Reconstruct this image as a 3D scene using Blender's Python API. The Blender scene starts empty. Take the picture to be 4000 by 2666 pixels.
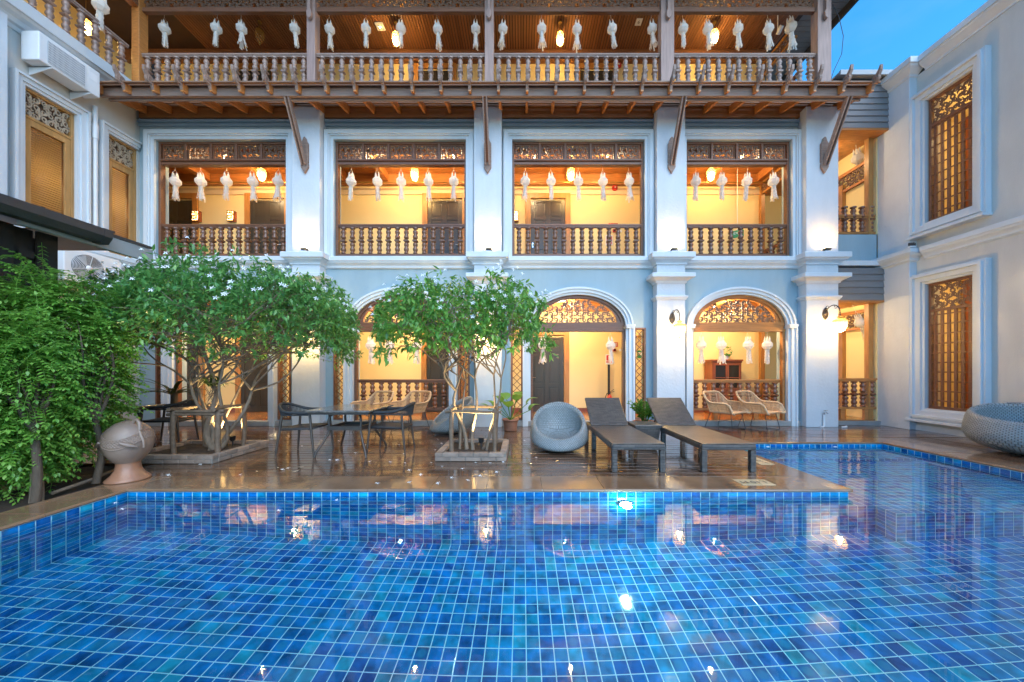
import bpy, math, random
from mathutils import Vector, Matrix
R = math.radians
random.seed(11)
S = bpy.context.scene

# ------------------------------------------------------------------ camera, sky, sun, exposure
cam = bpy.data.cameras.new('camera'); cam_o = bpy.data.objects.new('camera', cam)
S.collection.objects.link(cam_o); S.camera = cam_o
cam.lens = 12.0; cam.sensor_width = 36.0; cam.clip_start = 0.05; cam.clip_end = 500
cam.shift_x = -0.010; cam.shift_y = 0.02875
cam_o.location = (0, 0, 1.33); cam_o.rotation_euler = (R(90), 0, 0)

SUN_EL, SUN_ROT = 40.0, 154.0           # veiled evening sun behind the photographer
W_ = bpy.data.worlds.new('World'); S.world = W_; W_.use_nodes = True
nt = W_.node_tree; nt.nodes.clear()
sky = nt.nodes.new('ShaderNodeTexSky'); sky.sky_type = 'NISHITA'; sky.sun_disc = False
sky.sun_elevation = R(SUN_EL); sky.sun_rotation = R(SUN_ROT)
sky.air_density = 1.0; sky.dust_density = 0.0; sky.ozone_density = 8.0
hs = nt.nodes.new('ShaderNodeHueSaturation'); hs.inputs['Saturation'].default_value = 1.18; hs.inputs['Hue'].default_value = 0.490
bg = nt.nodes.new('ShaderNodeBackground'); bg.inputs['Strength'].default_value = 0.063
wo = nt.nodes.new('ShaderNodeOutputWorld')
wc = nt.nodes.new('ShaderNodeTexCoord'); wm = nt.nodes.new('ShaderNodeMapping'); wm.inputs['Scale'].default_value = (1.0, 1.6, 3.2); wm.inputs['Rotation'].default_value = (.2, .5, .3)
wn_ = nt.nodes.new('ShaderNodeTexNoise'); wn_.inputs['Scale'].default_value = 2.2; wn_.inputs['Detail'].default_value = 7; wn_.inputs['Roughness'].default_value = .55
wr = nt.nodes.new('ShaderNodeMapRange'); wr.inputs['From Min'].default_value = .42; wr.inputs['From Max'].default_value = .78; wr.inputs['To Max'].default_value = .34
wx = nt.nodes.new('ShaderNodeMix'); wx.data_type = 'RGBA'; wx.inputs['B'].default_value = (1.0, 1.65, 2.5, 1)
nt.links.new(wc.outputs['Generated'], wm.inputs[0]); nt.links.new(wm.outputs[0], wn_.inputs['Vector']); nt.links.new(wn_.outputs['Fac'], wr.inputs['Value']); nt.links.new(wr.outputs[0], wx.inputs['Factor'])
nt.links.new(sky.outputs[0], hs.inputs['Color']); nt.links.new(hs.outputs[0], wx.inputs['A']); nt.links.new(wx.outputs['Result'], bg.inputs[0]); nt.links.new(bg.outputs[0], wo.inputs[0])

sl = bpy.data.lights.new('sun', 'SUN'); sl.energy = 0.42; sl.angle = R(55); sl.color = (1.0, 0.98, 0.93)
sun_o = bpy.data.objects.new('sun', sl); S.collection.objects.link(sun_o)
az = R(SUN_ROT); d = Vector((math.sin(az) * math.cos(R(SUN_EL)), math.cos(az) * math.cos(R(SUN_EL)), math.sin(R(SUN_EL))))
sun_o.rotation_euler = d.to_track_quat('Z', 'Y').to_euler(); sun_o.location = (0, -20, 30)

S.view_settings.view_transform = 'Standard'; S.view_settings.look = 'None'
S.view_settings.exposure = 2.80; S.view_settings.gamma = 1.0; S.view_settings.use_curve_mapping = False
cy = S.cycles
cy.use_denoising = True; cy.max_bounces = 9; cy.diffuse_bounces = 4; cy.glossy_bounces = 4
cy.transmission_bounces = 6; cy.transparent_max_bounces = 12; cy.sample_clamp_indirect = 5.0; cy.sample_clamp_direct = 0
cy.blur_glossy = 0.5

# ------------------------------------------------------------------ helpers
F, CX, CY, H = 1333.0, 2040.0, 1448.0, 1.33      # survey constants: focal, vanishing point, eye height
def PX(px, Y): return (px - CX) / F * Y
def PZ(py, Y): return H + (CY - py) / F * Y
I4 = Matrix.Identity(4)
WM = {}
def link(o): S.collection.objects.link(o); return o
def attach(o, parent):
    if parent is not None:
        o.parent = parent; o.matrix_parent_inverse = WM.get(parent.name_full, I4).inverted()
def tag(o, label=None, cat=None, group=None, kind=None):
    if label: o['label'] = label
    if cat: o['category'] = cat
    if group: o['group'] = group
    if kind: o['kind'] = kind
    return o
def thing(name, loc, label, cat, group=None):
    o = link(bpy.data.objects.new(name, None)); o.location = loc; o.empty_display_size = 0.1
    WM[o.name_full] = Matrix.Translation(Vector(loc))
    return tag(o, label, cat, group)
def place(name, mesh, loc, parent=None, rot=None, scale=None):
    o = link(bpy.data.objects.new(name, mesh)); o.location = loc
    if rot: o.rotation_euler = rot
    if scale: o.scale = scale
    attach(o, parent); return o
def dup(root, loc, rz=0.0, label=None, group=None, scale=None, rot=None):
    def cp(o, p):
        c = link(o.copy())
        if p is not None: c.parent = p; c.matrix_parent_inverse = o.matrix_parent_inverse.copy()
        for ch in list(o.children): cp(ch, c)
        return c
    r = cp(root, None); r.location = loc; r.rotation_euler = rot or (0, 0, rz)
    if scale: r.scale = (scale,) * 3
    if label: r['label'] = label
    if group: r['group'] = group
    return r

class MB:
    def __init__(s): s.v = []; s.f = []; s.s = []
    def add(s, vs, fs, smooth=False):
        n = len(s.v); s.v += [tuple(p) for p in vs]
        for f in fs: s.f.append([i + n for i in f]); s.s.append(smooth)
        return s
    def box(s, x0, x1, y0, y1, z0, z1):
        vs = [(x, y, z) for z in (z0, z1) for y in (y0, y1) for x in (x0, x1)]
        return s.add(vs, [(0, 2, 3, 1), (4, 5, 7, 6), (0, 1, 5, 4), (2, 6, 7, 3), (0, 4, 6, 2), (1, 3, 7, 5)])
    def obox(s, c, size, M=None):
        sx, sy, sz = [t / 2 for t in size]; M = M or Matrix.Identity(3); c = Vector(c)
        vs = [c + M @ Vector((x, y, z)) for z in (-sz, sz) for y in (-sy, sy) for x in (-sx, sx)]
        return s.add(vs, [(0, 2, 3, 1), (4, 5, 7, 6), (0, 1, 5, 4), (2, 6, 7, 3), (0, 4, 6, 2), (1, 3, 7, 5)])
    def bar(s, a, b, w, h, up=(0, 0, 1)):
        a, b = Vector(a), Vector(b); x = (b - a); L = x.length; x.normalize()
        u = Vector(up); y = u.cross(x)
        if y.length < 1e-4: y = Vector((0, 1, 0)).cross(x)
        y.normalize(); z = x.cross(y)
        return s.obox((a + b) / 2, (L, w, h), Matrix((x, y, z)).transposed())
    def tube(s, pts, r, n=8, caps=True, closed=False):
        pts = [Vector(p) for p in pts]; m = len(pts)
        rs = r if isinstance(r, (list, tuple)) else [r] * m
        prev = None; rings = []
        for i, p in enumerate(pts):
            if closed: t = pts[(i + 1) % m] - pts[i - 1]
            else: t = pts[min(i + 1, m - 1)] - pts[max(i - 1, 0)]
            if t.length < 1e-9: t = Vector((0, 0, 1))
            t.normalize()
            if prev is None:
                a = Vector((0, 0, 1)) if abs(t.z) < 0.9 else Vector((1, 0, 0)); u = a.cross(t).normalized()
            else:
                u = prev - t * prev.dot(t)
                u = u.normalized() if u.length > 1e-6 else Vector((1, 0, 0))
            prev = u; w = t.cross(u)
            rings.append([p + (u * math.cos(2 * math.pi * k / n) + w * math.sin(2 * math.pi * k / n)) * rs[i] for k in range(n)])
        vs = [q for rg in rings for q in rg]; fs = []
        for i in range(m if closed else m - 1):
            j = (i + 1) % m
            for k in range(n): k2 = (k + 1) % n; fs.append((i * n + k, i * n + k2, j * n + k2, j * n + k))
        s.add(vs, fs, True)
        if caps and not closed:
            s.add(rings[0], [tuple(range(n))[::-1]]); s.add(rings[-1], [tuple(range(n))])
        return s
    def lathe(s, prof, n=16, c=(0, 0, 0), M=None, caps=True, smooth=True, ph=0.0):
        c = Vector(c); vs = []
        for r, z in prof:
            for k in range(n):
                a = 2 * math.pi * k / n + ph; p = Vector((r * math.cos(a), r * math.sin(a), z))
                vs.append(c + (M @ p if M else p))
        fs = []
        for i in range(len(prof) - 1):
            for k in range(n): k2 = (k + 1) % n; fs.append((i * n + k, i * n + k2, (i + 1) * n + k2, (i + 1) * n + k))
        s.add(vs, fs, smooth)
        if caps:
            if prof[0][0] > 1e-4: s.add(vs[:n], [tuple(range(n))[::-1]])
            if prof[-1][0] > 1e-4: s.add(vs[-n:], [tuple(range(n))])
        return s
    def prism(s, poly, d0, d1, plane='xz'):
        def P(a, b, dd): return {'xz': (a, dd, b), 'yz': (dd, a, b), 'xy': (a, b, dd)}[plane]
        n = len(poly); vs = [P(a, b, d0) for a, b in poly] + [P(a, b, d1) for a, b in poly]
        fs = [tuple(range(n)), tuple(range(2 * n - 1, n - 1, -1))] + [(i, i + n, (i + 1) % n + n, (i + 1) % n) for i in range(n)]
        return s.add(vs, fs)
    def strip(s, inner, outer, d0, d1, plane='xz', closed=False):
        """solid band between two matching polylines"""
        def P(a, b, dd): return {'xz': (a, dd, b), 'yz': (dd, a, b), 'xy': (a, b, dd)}[plane]
        n = len(inner); vs = []
        for (a, b), (c, e) in zip(inner, outer): vs += [P(a, b, d0), P(c, e, d0), P(a, b, d1), P(c, e, d1)]
        fs = []
        for i in range(n if closed else n - 1):
            q, w = 4 * i, 4 * ((i + 1) % n)
            fs += [(q, w, w + 1, q + 1), (q + 2, q + 3, w + 3, w + 2), (q, q + 2, w + 2, w), (q + 1, w + 1, w + 3, q + 3)]
        if not closed: fs += [(0, 1, 3, 2), (4 * n - 4, 4 * n - 2, 4 * n - 1, 4 * n - 3)]
        return s.add(vs, fs)
    def rings_rect(s, x0, x1, y0, y1, prof):
        """stack of rectangles: prof = [(z, overhang)], overhang left, right and front (towards -y)"""
        vs = []
        for z, o in prof: vs += [(x0 - o, y0 - o, z), (x1 + o, y0 - o, z), (x1 + o, y1, z), (x0 - o, y1, z)]
        fs = []
        for i in range(len(prof) - 1):
            for k in range(4): k2 = (k + 1) % 4; fs.append((4 * i + k, 4 * i + k2, 4 * i + 4 + k2, 4 * i + 4 + k))
        n = len(prof); fs += [(3, 2, 1, 0), (4 * n - 4, 4 * n - 3, 4 * n - 2, 4 * n - 1)]
        return s.add(vs, fs)
    def mesh(s, name, m):
        me = bpy.data.meshes.new(name); me.from_pydata(s.v, [], s.f)
        me.polygons.foreach_set('use_smooth', s.s); me.update()
        if m: me.materials.append(m)
        return me
    def build(s, name, m, parent=None, bevel=0.0, kind=None, fix=False):
        me = s.mesh(name, m)
        if fix:
            import bmesh
            b = bmesh.new(); b.from_mesh(me); bmesh.ops.recalc_face_normals(b, faces=b.faces); b.to_mesh(me); b.free()
        o = link(bpy.data.objects.new(name, me)); attach(o, parent)
        WM[o.name_full] = I4
        if bevel:
            bv = o.modifiers.new('bevel', 'BEVEL'); bv.width = bevel; bv.segments = 2; bv.limit_method = 'ANGLE'; bv.angle_limit = R(40)
        if kind: o['kind'] = kind
        return o

# ------------------------------------------------------------------ materials
def new_mat(name):
    m = bpy.data.materials.new(name); m.use_nodes = True; t = m.node_tree
    return m, t, t.nodes['Principled BSDF'], t.nodes.new, t.links.new
def simple(name, col, rough=0.6, var=0.15, scale=6.0, bump=0.0, bscale=60.0, metal=0.0, spec=0.5, stretch=(1, 1, 1), coat=0.0, rvar=0.0, obj_rand=0.0, island=0.0, streak=0.0):
    m, t, p, N, L = new_mat(name)
    tc = N('ShaderNodeTexCoord'); mp = N('ShaderNodeMapping'); mp.inputs['Scale'].default_value = stretch
    L(tc.outputs['Object'], mp.inputs[0])
    nz = N('ShaderNodeTexNoise'); nz.inputs['Scale'].default_value = scale; nz.inputs['Detail'].default_value = 6
    L(mp.outputs[0], nz.inputs['Vector'])
    mx = N('ShaderNodeMix'); mx.data_type = 'RGBA'
    mx.inputs['A'].default_value = (*[max(0, c * (1 - var * 1.6)) for c in col], 1)
    mx.inputs['B'].default_value = (*[min(1, c * (1 + var * 1.6)) for c in col], 1)
    L(nz.outputs['Fac'], mx.inputs['Factor']); out = mx.outputs['Result']
    if streak:      # rain runs and grime on old paint
        ms = N('ShaderNodeMapping'); ms.inputs['Scale'].default_value = (2.6, 2.6, .5); L(tc.outputs['Object'], ms.inputs[0])
        n2 = N('ShaderNodeTexNoise'); n2.inputs['Scale'].default_value = 1.6; n2.inputs['Detail'].default_value = 8; n2.inputs['Roughness'].default_value = .65; L(ms.outputs[0], n2.inputs['Vector'])
        r2 = N('ShaderNodeMapRange'); r2.inputs['From Min'].default_value = .38; r2.inputs['From Max'].default_value = .62; r2.inputs['To Min'].default_value = 1 - streak; r2.inputs['To Max'].default_value = 1.0; L(n2.outputs['Fac'], r2.inputs['Value'])
        hh = N('ShaderNodeHueSaturation'); L(r2.outputs[0], hh.inputs['Value']); L(out, hh.inputs['Color']); out = hh.outputs[0]
    src = None
    if obj_rand: src = (N('ShaderNodeObjectInfo').outputs['Random'], obj_rand)
    if island: src = (N('ShaderNodeNewGeometry').outputs['Random Per Island'], island)
    if src:
        mr = N('ShaderNodeMapRange'); mr.inputs['To Min'].default_value = 1 - src[1]; mr.inputs['To Max'].default_value = 1 + src[1]
        L(src[0], mr.inputs['Value'])
        h = N('ShaderNodeHueSaturation'); L(mr.outputs[0], h.inputs['Value']); L(out, h.inputs['Color']); out = h.outputs[0]
    L(out, p.inputs['Base Color'])
    p.inputs['Roughness'].default_value = rough; p.inputs['Metallic'].default_value = metal
    p.inputs['Specular IOR Level'].default_value = spec; p.inputs['Coat Weight'].default_value = coat
    p.inputs['Coat Roughness'].default_value = 0.12
    if rvar:
        mr = N('ShaderNodeMapRange'); mr.inputs['From Min'].default_value = .35; mr.inputs['From Max'].default_value = .65
        mr.inputs['To Min'].default_value = max(0.02, rough - rvar); mr.inputs['To Max'].default_value = min(1, rough + rvar)
        L(nz.outputs['Fac'], mr.inputs['Value']); L(mr.outputs[0], p.inputs['Roughness'])
    if bump:
        nb = N('ShaderNodeTexNoise'); nb.inputs['Scale'].default_value = bscale; nb.inputs['Detail'].default_value = 4
        L(mp.outputs[0], nb.inputs['Vector'])
        b = N('ShaderNodeBump'); b.inputs['Strength'].default_value = bump; b.inputs['Distance'].default_value = 0.01
        L(nb.outputs['Fac'], b.inputs['Height']); L(b.outputs[0], p.inputs['Normal'])
    return m
def emit(name, col, st):
    m, t, p, N, L = new_mat(name)
    p.inputs['Base Color'].default_value = (*col, 1); p.inputs['Emission Color'].default_value = (*col, 1)
    p.inputs['Emission Strength'].default_value = st; return m
def weave(name, c1, c2, sx=60.0, rough=0.45, bump=0.8, coord='Object', mapscale=(1, 1, 1)):
    m, t, p, N, L = new_mat(name)
    tc = N('ShaderNodeTexCoord'); mp = N('ShaderNodeMapping'); mp.inputs['Scale'].default_value = mapscale
    L(tc.outputs[coord], mp.inputs[0])
    sep = N('ShaderNodeSeparateXYZ'); L(mp.outputs[0], sep.inputs[0])
    cm = N('ShaderNodeCombineXYZ'); ad = N('ShaderNodeMath'); ad.operation = 'ADD'
    L(sep.outputs['X'], ad.inputs[0]); L(sep.outputs['Z'], ad.inputs[1])
    ad2 = N('ShaderNodeMath'); ad2.operation = 'ADD'; L(sep.outputs['Y'], ad2.inputs[0])
    ml = N('ShaderNodeMath'); ml.operation = 'MULTIPLY'; ml.inputs[1].default_value = 1.0; L(sep.outputs['Z'], ml.inputs[0]); L(ml.outputs[0], ad2.inputs[1])
    L(sep.outputs['X'], cm.inputs['X']); L(ad2.outputs[0], cm.inputs['Y'])
    br = N('ShaderNodeTexBrick'); br.inputs['Scale'].default_value = sx; br.inputs['Mortar Size'].default_value = 0.035
    br.inputs['Brick Width'].default_value = 1.1; br.inputs['Row Height'].default_value = 0.45; br.inputs['Mortar Smooth'].default_value = 0.8
    br.inputs['Color1'].default_value = (*c1, 1); br.inputs['Color2'].default_value = (*c2, 1); br.inputs['Mortar'].default_value = (c1[0] * .2, c1[1] * .2, c1[2] * .2, 1)
    L(cm.outputs[0], br.inputs['Vector']); L(br.outputs['Color'], p.inputs['Base Color'])
    b = N('ShaderNodeBump'); b.inputs['Strength'].default_value = bump; b.inputs['Distance'].default_value = 0.004; b.invert = True
    L(br.outputs['Fac'], b.inputs['Height']); L(b.outputs[0], p.inputs['Normal'])
    p.inputs['Roughness'].default_value = rough; return m
def polar_weave(name, c1, c2, rough=.4, rows=42.0, cols=6.0):
    m, t, p, N, L = new_mat(name)
    tc = N('ShaderNodeTexCoord'); sep = N('ShaderNodeSeparateXYZ'); L(tc.outputs['Object'], sep.inputs[0])
    at = N('ShaderNodeMath'); at.operation = 'ARCTAN2'; L(sep.outputs['Y'], at.inputs[0]); L(sep.outputs['X'], at.inputs[1])
    sc = N('ShaderNodeMath'); sc.operation = 'MULTIPLY'; sc.inputs[1].default_value = cols; L(at.outputs[0], sc.inputs[0])
    ln = N('ShaderNodeVectorMath'); ln.operation = 'LENGTH'; fl = N('ShaderNodeVectorMath'); fl.operation = 'MULTIPLY'; fl.inputs[1].default_value = (1, 1, 0); L(tc.outputs['Object'], fl.inputs[0]); L(fl.outputs[0], ln.inputs[0])
    r2 = N('ShaderNodeMath'); r2.operation = 'MULTIPLY_ADD'; r2.inputs[1].default_value = -.8; L(ln.outputs['Value'], r2.inputs[0]); L(sep.outputs['Z'], r2.inputs[2])
    rz = N('ShaderNodeMath'); rz.operation = 'MULTIPLY'; rz.inputs[1].default_value = rows; L(r2.outputs[0], rz.inputs[0])
    cm = N('ShaderNodeCombineXYZ'); L(sc.outputs[0], cm.inputs['X']); L(rz.outputs[0], cm.inputs['Y'])
    br = N('ShaderNodeTexBrick'); br.inputs['Scale'].default_value = 1.0; br.inputs['Mortar Size'].default_value = .10; br.inputs['Brick Width'].default_value = .5; br.inputs['Row Height'].default_value = 1.0; br.inputs['Mortar Smooth'].default_value = 1.0
    br.inputs['Color1'].default_value = (*c1, 1); br.inputs['Color2'].default_value = (*c2, 1); br.inputs['Mortar'].default_value = (c2[0] * .3, c2[1] * .3, c2[2] * .3, 1)
    L(cm.outputs[0], br.inputs['Vector']); L(br.outputs['Color'], p.inputs['Base Color']); b = N('ShaderNodeBump'); b.inputs['Strength'].default_value = .9; b.inputs['Distance'].default_value = .007; b.invert = True
    L(br.outputs['Fac'], b.inputs['Height']); L(b.outputs[0], p.inputs['Normal']); p.inputs['Roughness'].default_value = rough; return m
def leafmat(name, c1, c2, c3, rough=0.28, trans=0.42):
    m, t, p, N, L = new_mat(name)
    g = N('ShaderNodeNewGeometry'); cr = N('ShaderNodeValToRGB'); e = cr.color_ramp.elements
    e[0].color = (*c1, 1); e[1].color = (*c3, 1); x = e.new(0.5); x.color = (*c2, 1)
    L(g.outputs['Random Per Island'], cr.inputs[0]); L(cr.outputs[0], p.inputs['Base Color'])
    p.inputs['Roughness'].default_value = rough; p.inputs['Specular IOR Level'].default_value = 0.6
    tr = N('ShaderNodeBsdfTranslucent'); L(cr.outputs[0], tr.inputs[0])
    mx = N('ShaderNodeMixShader'); mx.inputs[0].default_value = trans
    o = t.nodes['Material Output']; L(p.outputs[0], mx.inputs[1]); L(tr.outputs[0], mx.inputs[2]); L(mx.outputs[0], o.inputs[0])
    return m

M = {}
M['wall'] = simple('painted_wall_grey', (.30, .395, .435), .75, .07, 1.2, .3, 60, streak=.06)
M['wallw'] = simple('painted_wall_warm', (.56, .535, .49), .75, .07, 1.2, .3, 60, streak=.06)
M['trim'] = simple('painted_trim_white', (.60, .64, .665), .55, .05, 1.5, .15, 40, streak=.05)
M['pillar'] = simple('plaster_pillar_white', (.57, .60, .625), .7, .06, 2.0, .6, 18, streak=.05)
M['cream'] = simple('corridor_wall_cream', (.82, .64, .30), .7, .05, 1.0, .2, 80)
M['teak'] = simple('wood_teak', (.45, .18, .05), .38, .35, 3.0, .15, 40, stretch=(3, 3, 14))
M['teakx'] = simple('wood_teak_long', (.43, .17, .046), .38, .35, 3.0, .15, 40, stretch=(1, 14, 14), obj_rand=.15)
M['dark'] = simple('wood_dark', (.18, .076, .038), .36, .3, 3.0, .2, 40, stretch=(1, 12, 12), obj_rand=.1)
M['darkv'] = simple('wood_dark_turned', (.165, .072, .038), .27, .35, 5.0, .15, 40, stretch=(4, 4, 1), coat=.3)
M['weath'] = simple('wood_weathered', (.28, .185, .14), .6, .35, 2.5, .45, 30, stretch=(1, 14, 14), obj_rand=.12)
M['weathv'] = simple('wood_weathered_turned', (.27, .175, .135), .4, .35, 6.0, .2, 40, coat=.15)
M['post'] = simple('wood_post', (.31, .195, .155), .5, .3, 2.5, .3, 30, stretch=(10, 10, 1))
M['slat'] = simple('wood_ceiling_slat', (.24, .10, .042), .5, .3, 3.0, .3, 30, stretch=(10, 1, 10), obj_rand=.2)
M['soff'] = simple('wood_ceiling_dark', (.05, .022, .01), .6, .2)
M['door'] = simple('door_dark_paint', (.042, .036, .028), .32, .2, 3.0, .1, 40, stretch=(6, 6, 1))
M['fret'] = simple('carved_wood', (.16, .085, .05), .45, .35, 9.0, .3, 50)
M['fretl'] = simple('carved_wood_pale', (.42, .33, .23), .5, .2, 9.0, .3, 50)
M['ochre'] = simple('window_frame_ochre', (.42, .22, .07), .45, .25, 2.0, .2, 30, stretch=(8, 8, 1))
M['ifloor'] = simple('corridor_floor_timber', (.36, .16, .055), .22, .35, 2.0, .1, 40, stretch=(1, 10, 1), coat=.3)
M['skirt'] = simple('skirting_red', (.22, .06, .03), .4, .2)
M['step'] = simple('step_stone', (.28, .28, .27), .6, .25, 5, .4, 40)
M['black'] = simple('black_metal', (.022, .022, .023), .4, .2, 8, .1, 60)
M['bronze'] = simple('table_metal', (.075, .06, .05), .38, .35, 9, .25, 50, metal=.4)
M['chrome'] = simple('chrome', (.7, .7, .72), .15, .05, metal=1.0)
M['white'] = simple('white_plastic', (.78, .78, .78), .4, .04)
M['acgrey'] = simple('white_sheet_metal', (.70, .71, .71), .42, .08, 3, .08, 40)
M['red'] = simple('red_paint', (.55, .03, .015), .35, .1)
M['green'] = simple('sign_green', (.02, .22, .07), .4, .05)
M['rope'] = simple('rope_charcoal', (.03, .033, .037), .6, .25, 30, .5, 200)
M['rattan'] = simple('rattan_cane', (.52, .34, .19), .45, .25, 20, .3, 150, island=.12)
M['terra'] = simple('terracotta', (.26, .18, .135), .36, .25, 3.5, .25, 60, rvar=.12)
M['pot'] = simple('terracotta_pot', (.30, .13, .075), .5, .3, 8, .4, 60)
M['soil'] = simple('soil', (.045, .03, .02), .95, .5, 14, 1.0, 40)
M['bark'] = simple('bark', (.22, .16, .11), .75, .4, 14, .8, 60, stretch=(2, 2, .6))
M['barkd'] = simple('bark_dark', (.10, .07, .045), .8, .4, 14, .8, 60, stretch=(2, 2, .6))
M['pole'] = simple('rough_pole_wood', (.17, .115, .075), .75, .4, 16, .8, 50)
M['brick'] = simple('planter_brick', (.27, .20, .155), .7, .3, 9, .7, 60, obj_rand=.22)
M['clay'] = simple('bed_brick', (.30, .15, .085), .75, .3, 9, .6, 60, obj_rand=.2)
M['mortar'] = simple('mortar', (.22, .19, .16), .9, .2, 12, .5, 60)
M['cope'] = simple('coping_stone', (.25, .145, .08), .13, .25, 3.0, .12, 30, rvar=.11, obj_rand=.08, coat=.4)
M['deckbase'] = simple('deck_substructure', (.02, .013, .009), .8, .2)
M['ground'] = simple('ground_paving', (.20, .17, .14), .8, .3, 3, .4, 30)
M['grout'] = simple('pool_grout', (.55, .92, .93), .5, .15, 4)
M['shroof'] = simple('dark_roof_metal', (.035, .032, .032), .45, .25, 5, .2, 60)
M['shwall'] = simple('dark_timber_wall', (.035, .018, .012), .6, .3, 4, .5, 50, stretch=(8, 8, 1), obj_rand=.25)
M['flash'] = simple('grey_flashing', (.30, .31, .31), .45, .1, 4)
M['clad'] = simple('grey_cladding_board', (.17, .165, .165), .6, .12, 3, .25, 40, stretch=(1, 8, 8), obj_rand=.08)
M['paper'] = simple('white_paper', (.84, .83, .80), .8, .05)
M['wick'] = polar_weave('wicker_grey', (.30, .335, .34), (.25, .28, .285))
M['wickd'] = weave('wicker_charcoal', (.11, .095, .083), (.06, .054, .05), 12, .34, 1.0)
M['cabinet'] = simple('cabinet_wood', (.26, .07, .025), .35, .3, 3, .1, 40, stretch=(6, 6, 1))
M['glassd'] = simple('dark_glass', (.03, .025, .02), .08, .1)
M['rooft'] = simple('roof_soffit_board', (.20, .20, .21), .6, .15, 3, .2, 40)
M['blind'] = leafmat('window_blind', (.55, .38, .19), (.58, .41, .21), (.6, .43, .23), .5, .5)
M['yellowstone'] = simple('depth_marker_stone', (.60, .45, .25), .3, .15, 6, .2, 50, rvar=.1)
M['brass'] = simple('lamp_brass', (.45, .28, .09), .3, .2, metal=.9)
M['petal'] = simple('white_petal', (.86, .87, .86), .6, .03)
M['leafj'] = leafmat('leaf_jasmine', (.09, .26, .075), (.15, .37, .095), (.23, .47, .12))
M['leafj2'] = leafmat('leaf_jasmine_light', (.10, .28, .055), (.16, .39, .075), (.25, .49, .10))
M['leafh'] = leafmat('leaf_shrub', (.14, .36, .05), (.22, .47, .07), (.32, .56, .11))
M['leafp'] = leafmat('leaf_potted_pale', (.28, .42, .05), (.16, .34, .05), (.40, .50, .10), .3)
M['leafz'] = leafmat('leaf_potted_glossy', (.05, .17, .02), (.09, .25, .03), (.13, .30, .04), .25)
M['strap'] = leafmat('leaf_strap', (.035, .06, .02), (.05, .08, .02), (.07, .10, .03), .4)
M['bulb'] = emit('bulb', (1.0, .74, .38), 25)
M['bulbw'] = emit('bulb_spot', (1.0, .62, .22), 70)
M['sconce'] = emit('sconce_glow', (1.0, .62, .18), 4.0)
M['poollens'] = emit('pool_lamp_lens', (.75, 1.0, .95), 30)

def shade_glass(name, tint, fac=.78):
    m, t, p, N, L = new_mat(name)
    tr = N('ShaderNodeBsdfTransparent'); tr.inputs[0].default_value = (*tint, 1)
    p.inputs['Base Color'].default_value = (*tint, 1); p.inputs['Roughness'].default_value = .12
    tl = N('ShaderNodeBsdfTranslucent'); tl.inputs[0].default_value = (*tint, 1)
    ms = N('ShaderNodeMixShader'); ms.inputs[0].default_value = .6; L(p.outputs[0], ms.inputs[1]); L(tl.outputs[0], ms.inputs[2])
    mx = N('ShaderNodeMixShader'); mx.inputs[0].default_value = fac; L(ms.outputs[0], mx.inputs[1]); L(tr.outputs[0], mx.inputs[2])
    L(mx.outputs[0], t.nodes['Material Output'].inputs[0]); return m
M['shade'] = shade_glass('lamp_glass', (.95, .80, .48), .80)
def pane_glass():
    m, t, p, N, L = new_mat('window_glass')
    tr = N('ShaderNodeBsdfTransparent'); gl = N('ShaderNodeBsdfGlossy'); gl.inputs['Roughness'].default_value = .02
    fr = N('ShaderNodeFresnel'); fr.inputs[0].default_value = 1.5; mx = N('ShaderNodeMixShader')
    L(fr.outputs[0], mx.inputs[0]); L(tr.outputs[0], mx.inputs[1]); L(gl.outputs[0], mx.inputs[2]); L(mx.outputs[0], t.nodes['Material Output'].inputs[0]); return m
M['pane'] = pane_glass()

def paper_trans():
    m, t, p, N, L = new_mat('lantern_paper')
    p.inputs['Base Color'].default_value = (.86, .85, .82, 1); p.inputs['Roughness'].default_value = .8
    tr = N('ShaderNodeBsdfTranslucent'); tr.inputs[0].default_value = (.86, .84, .8, 1)
    mx = N('ShaderNodeMixShader'); mx.inputs[0].default_value = .6; L(p.outputs[0], mx.inputs[1]); L(tr.outputs[0], mx.inputs[2])
    L(mx.outputs[0], t.nodes['Material Output'].inputs[0]); return m
M['paper'] = paper_trans()

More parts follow.
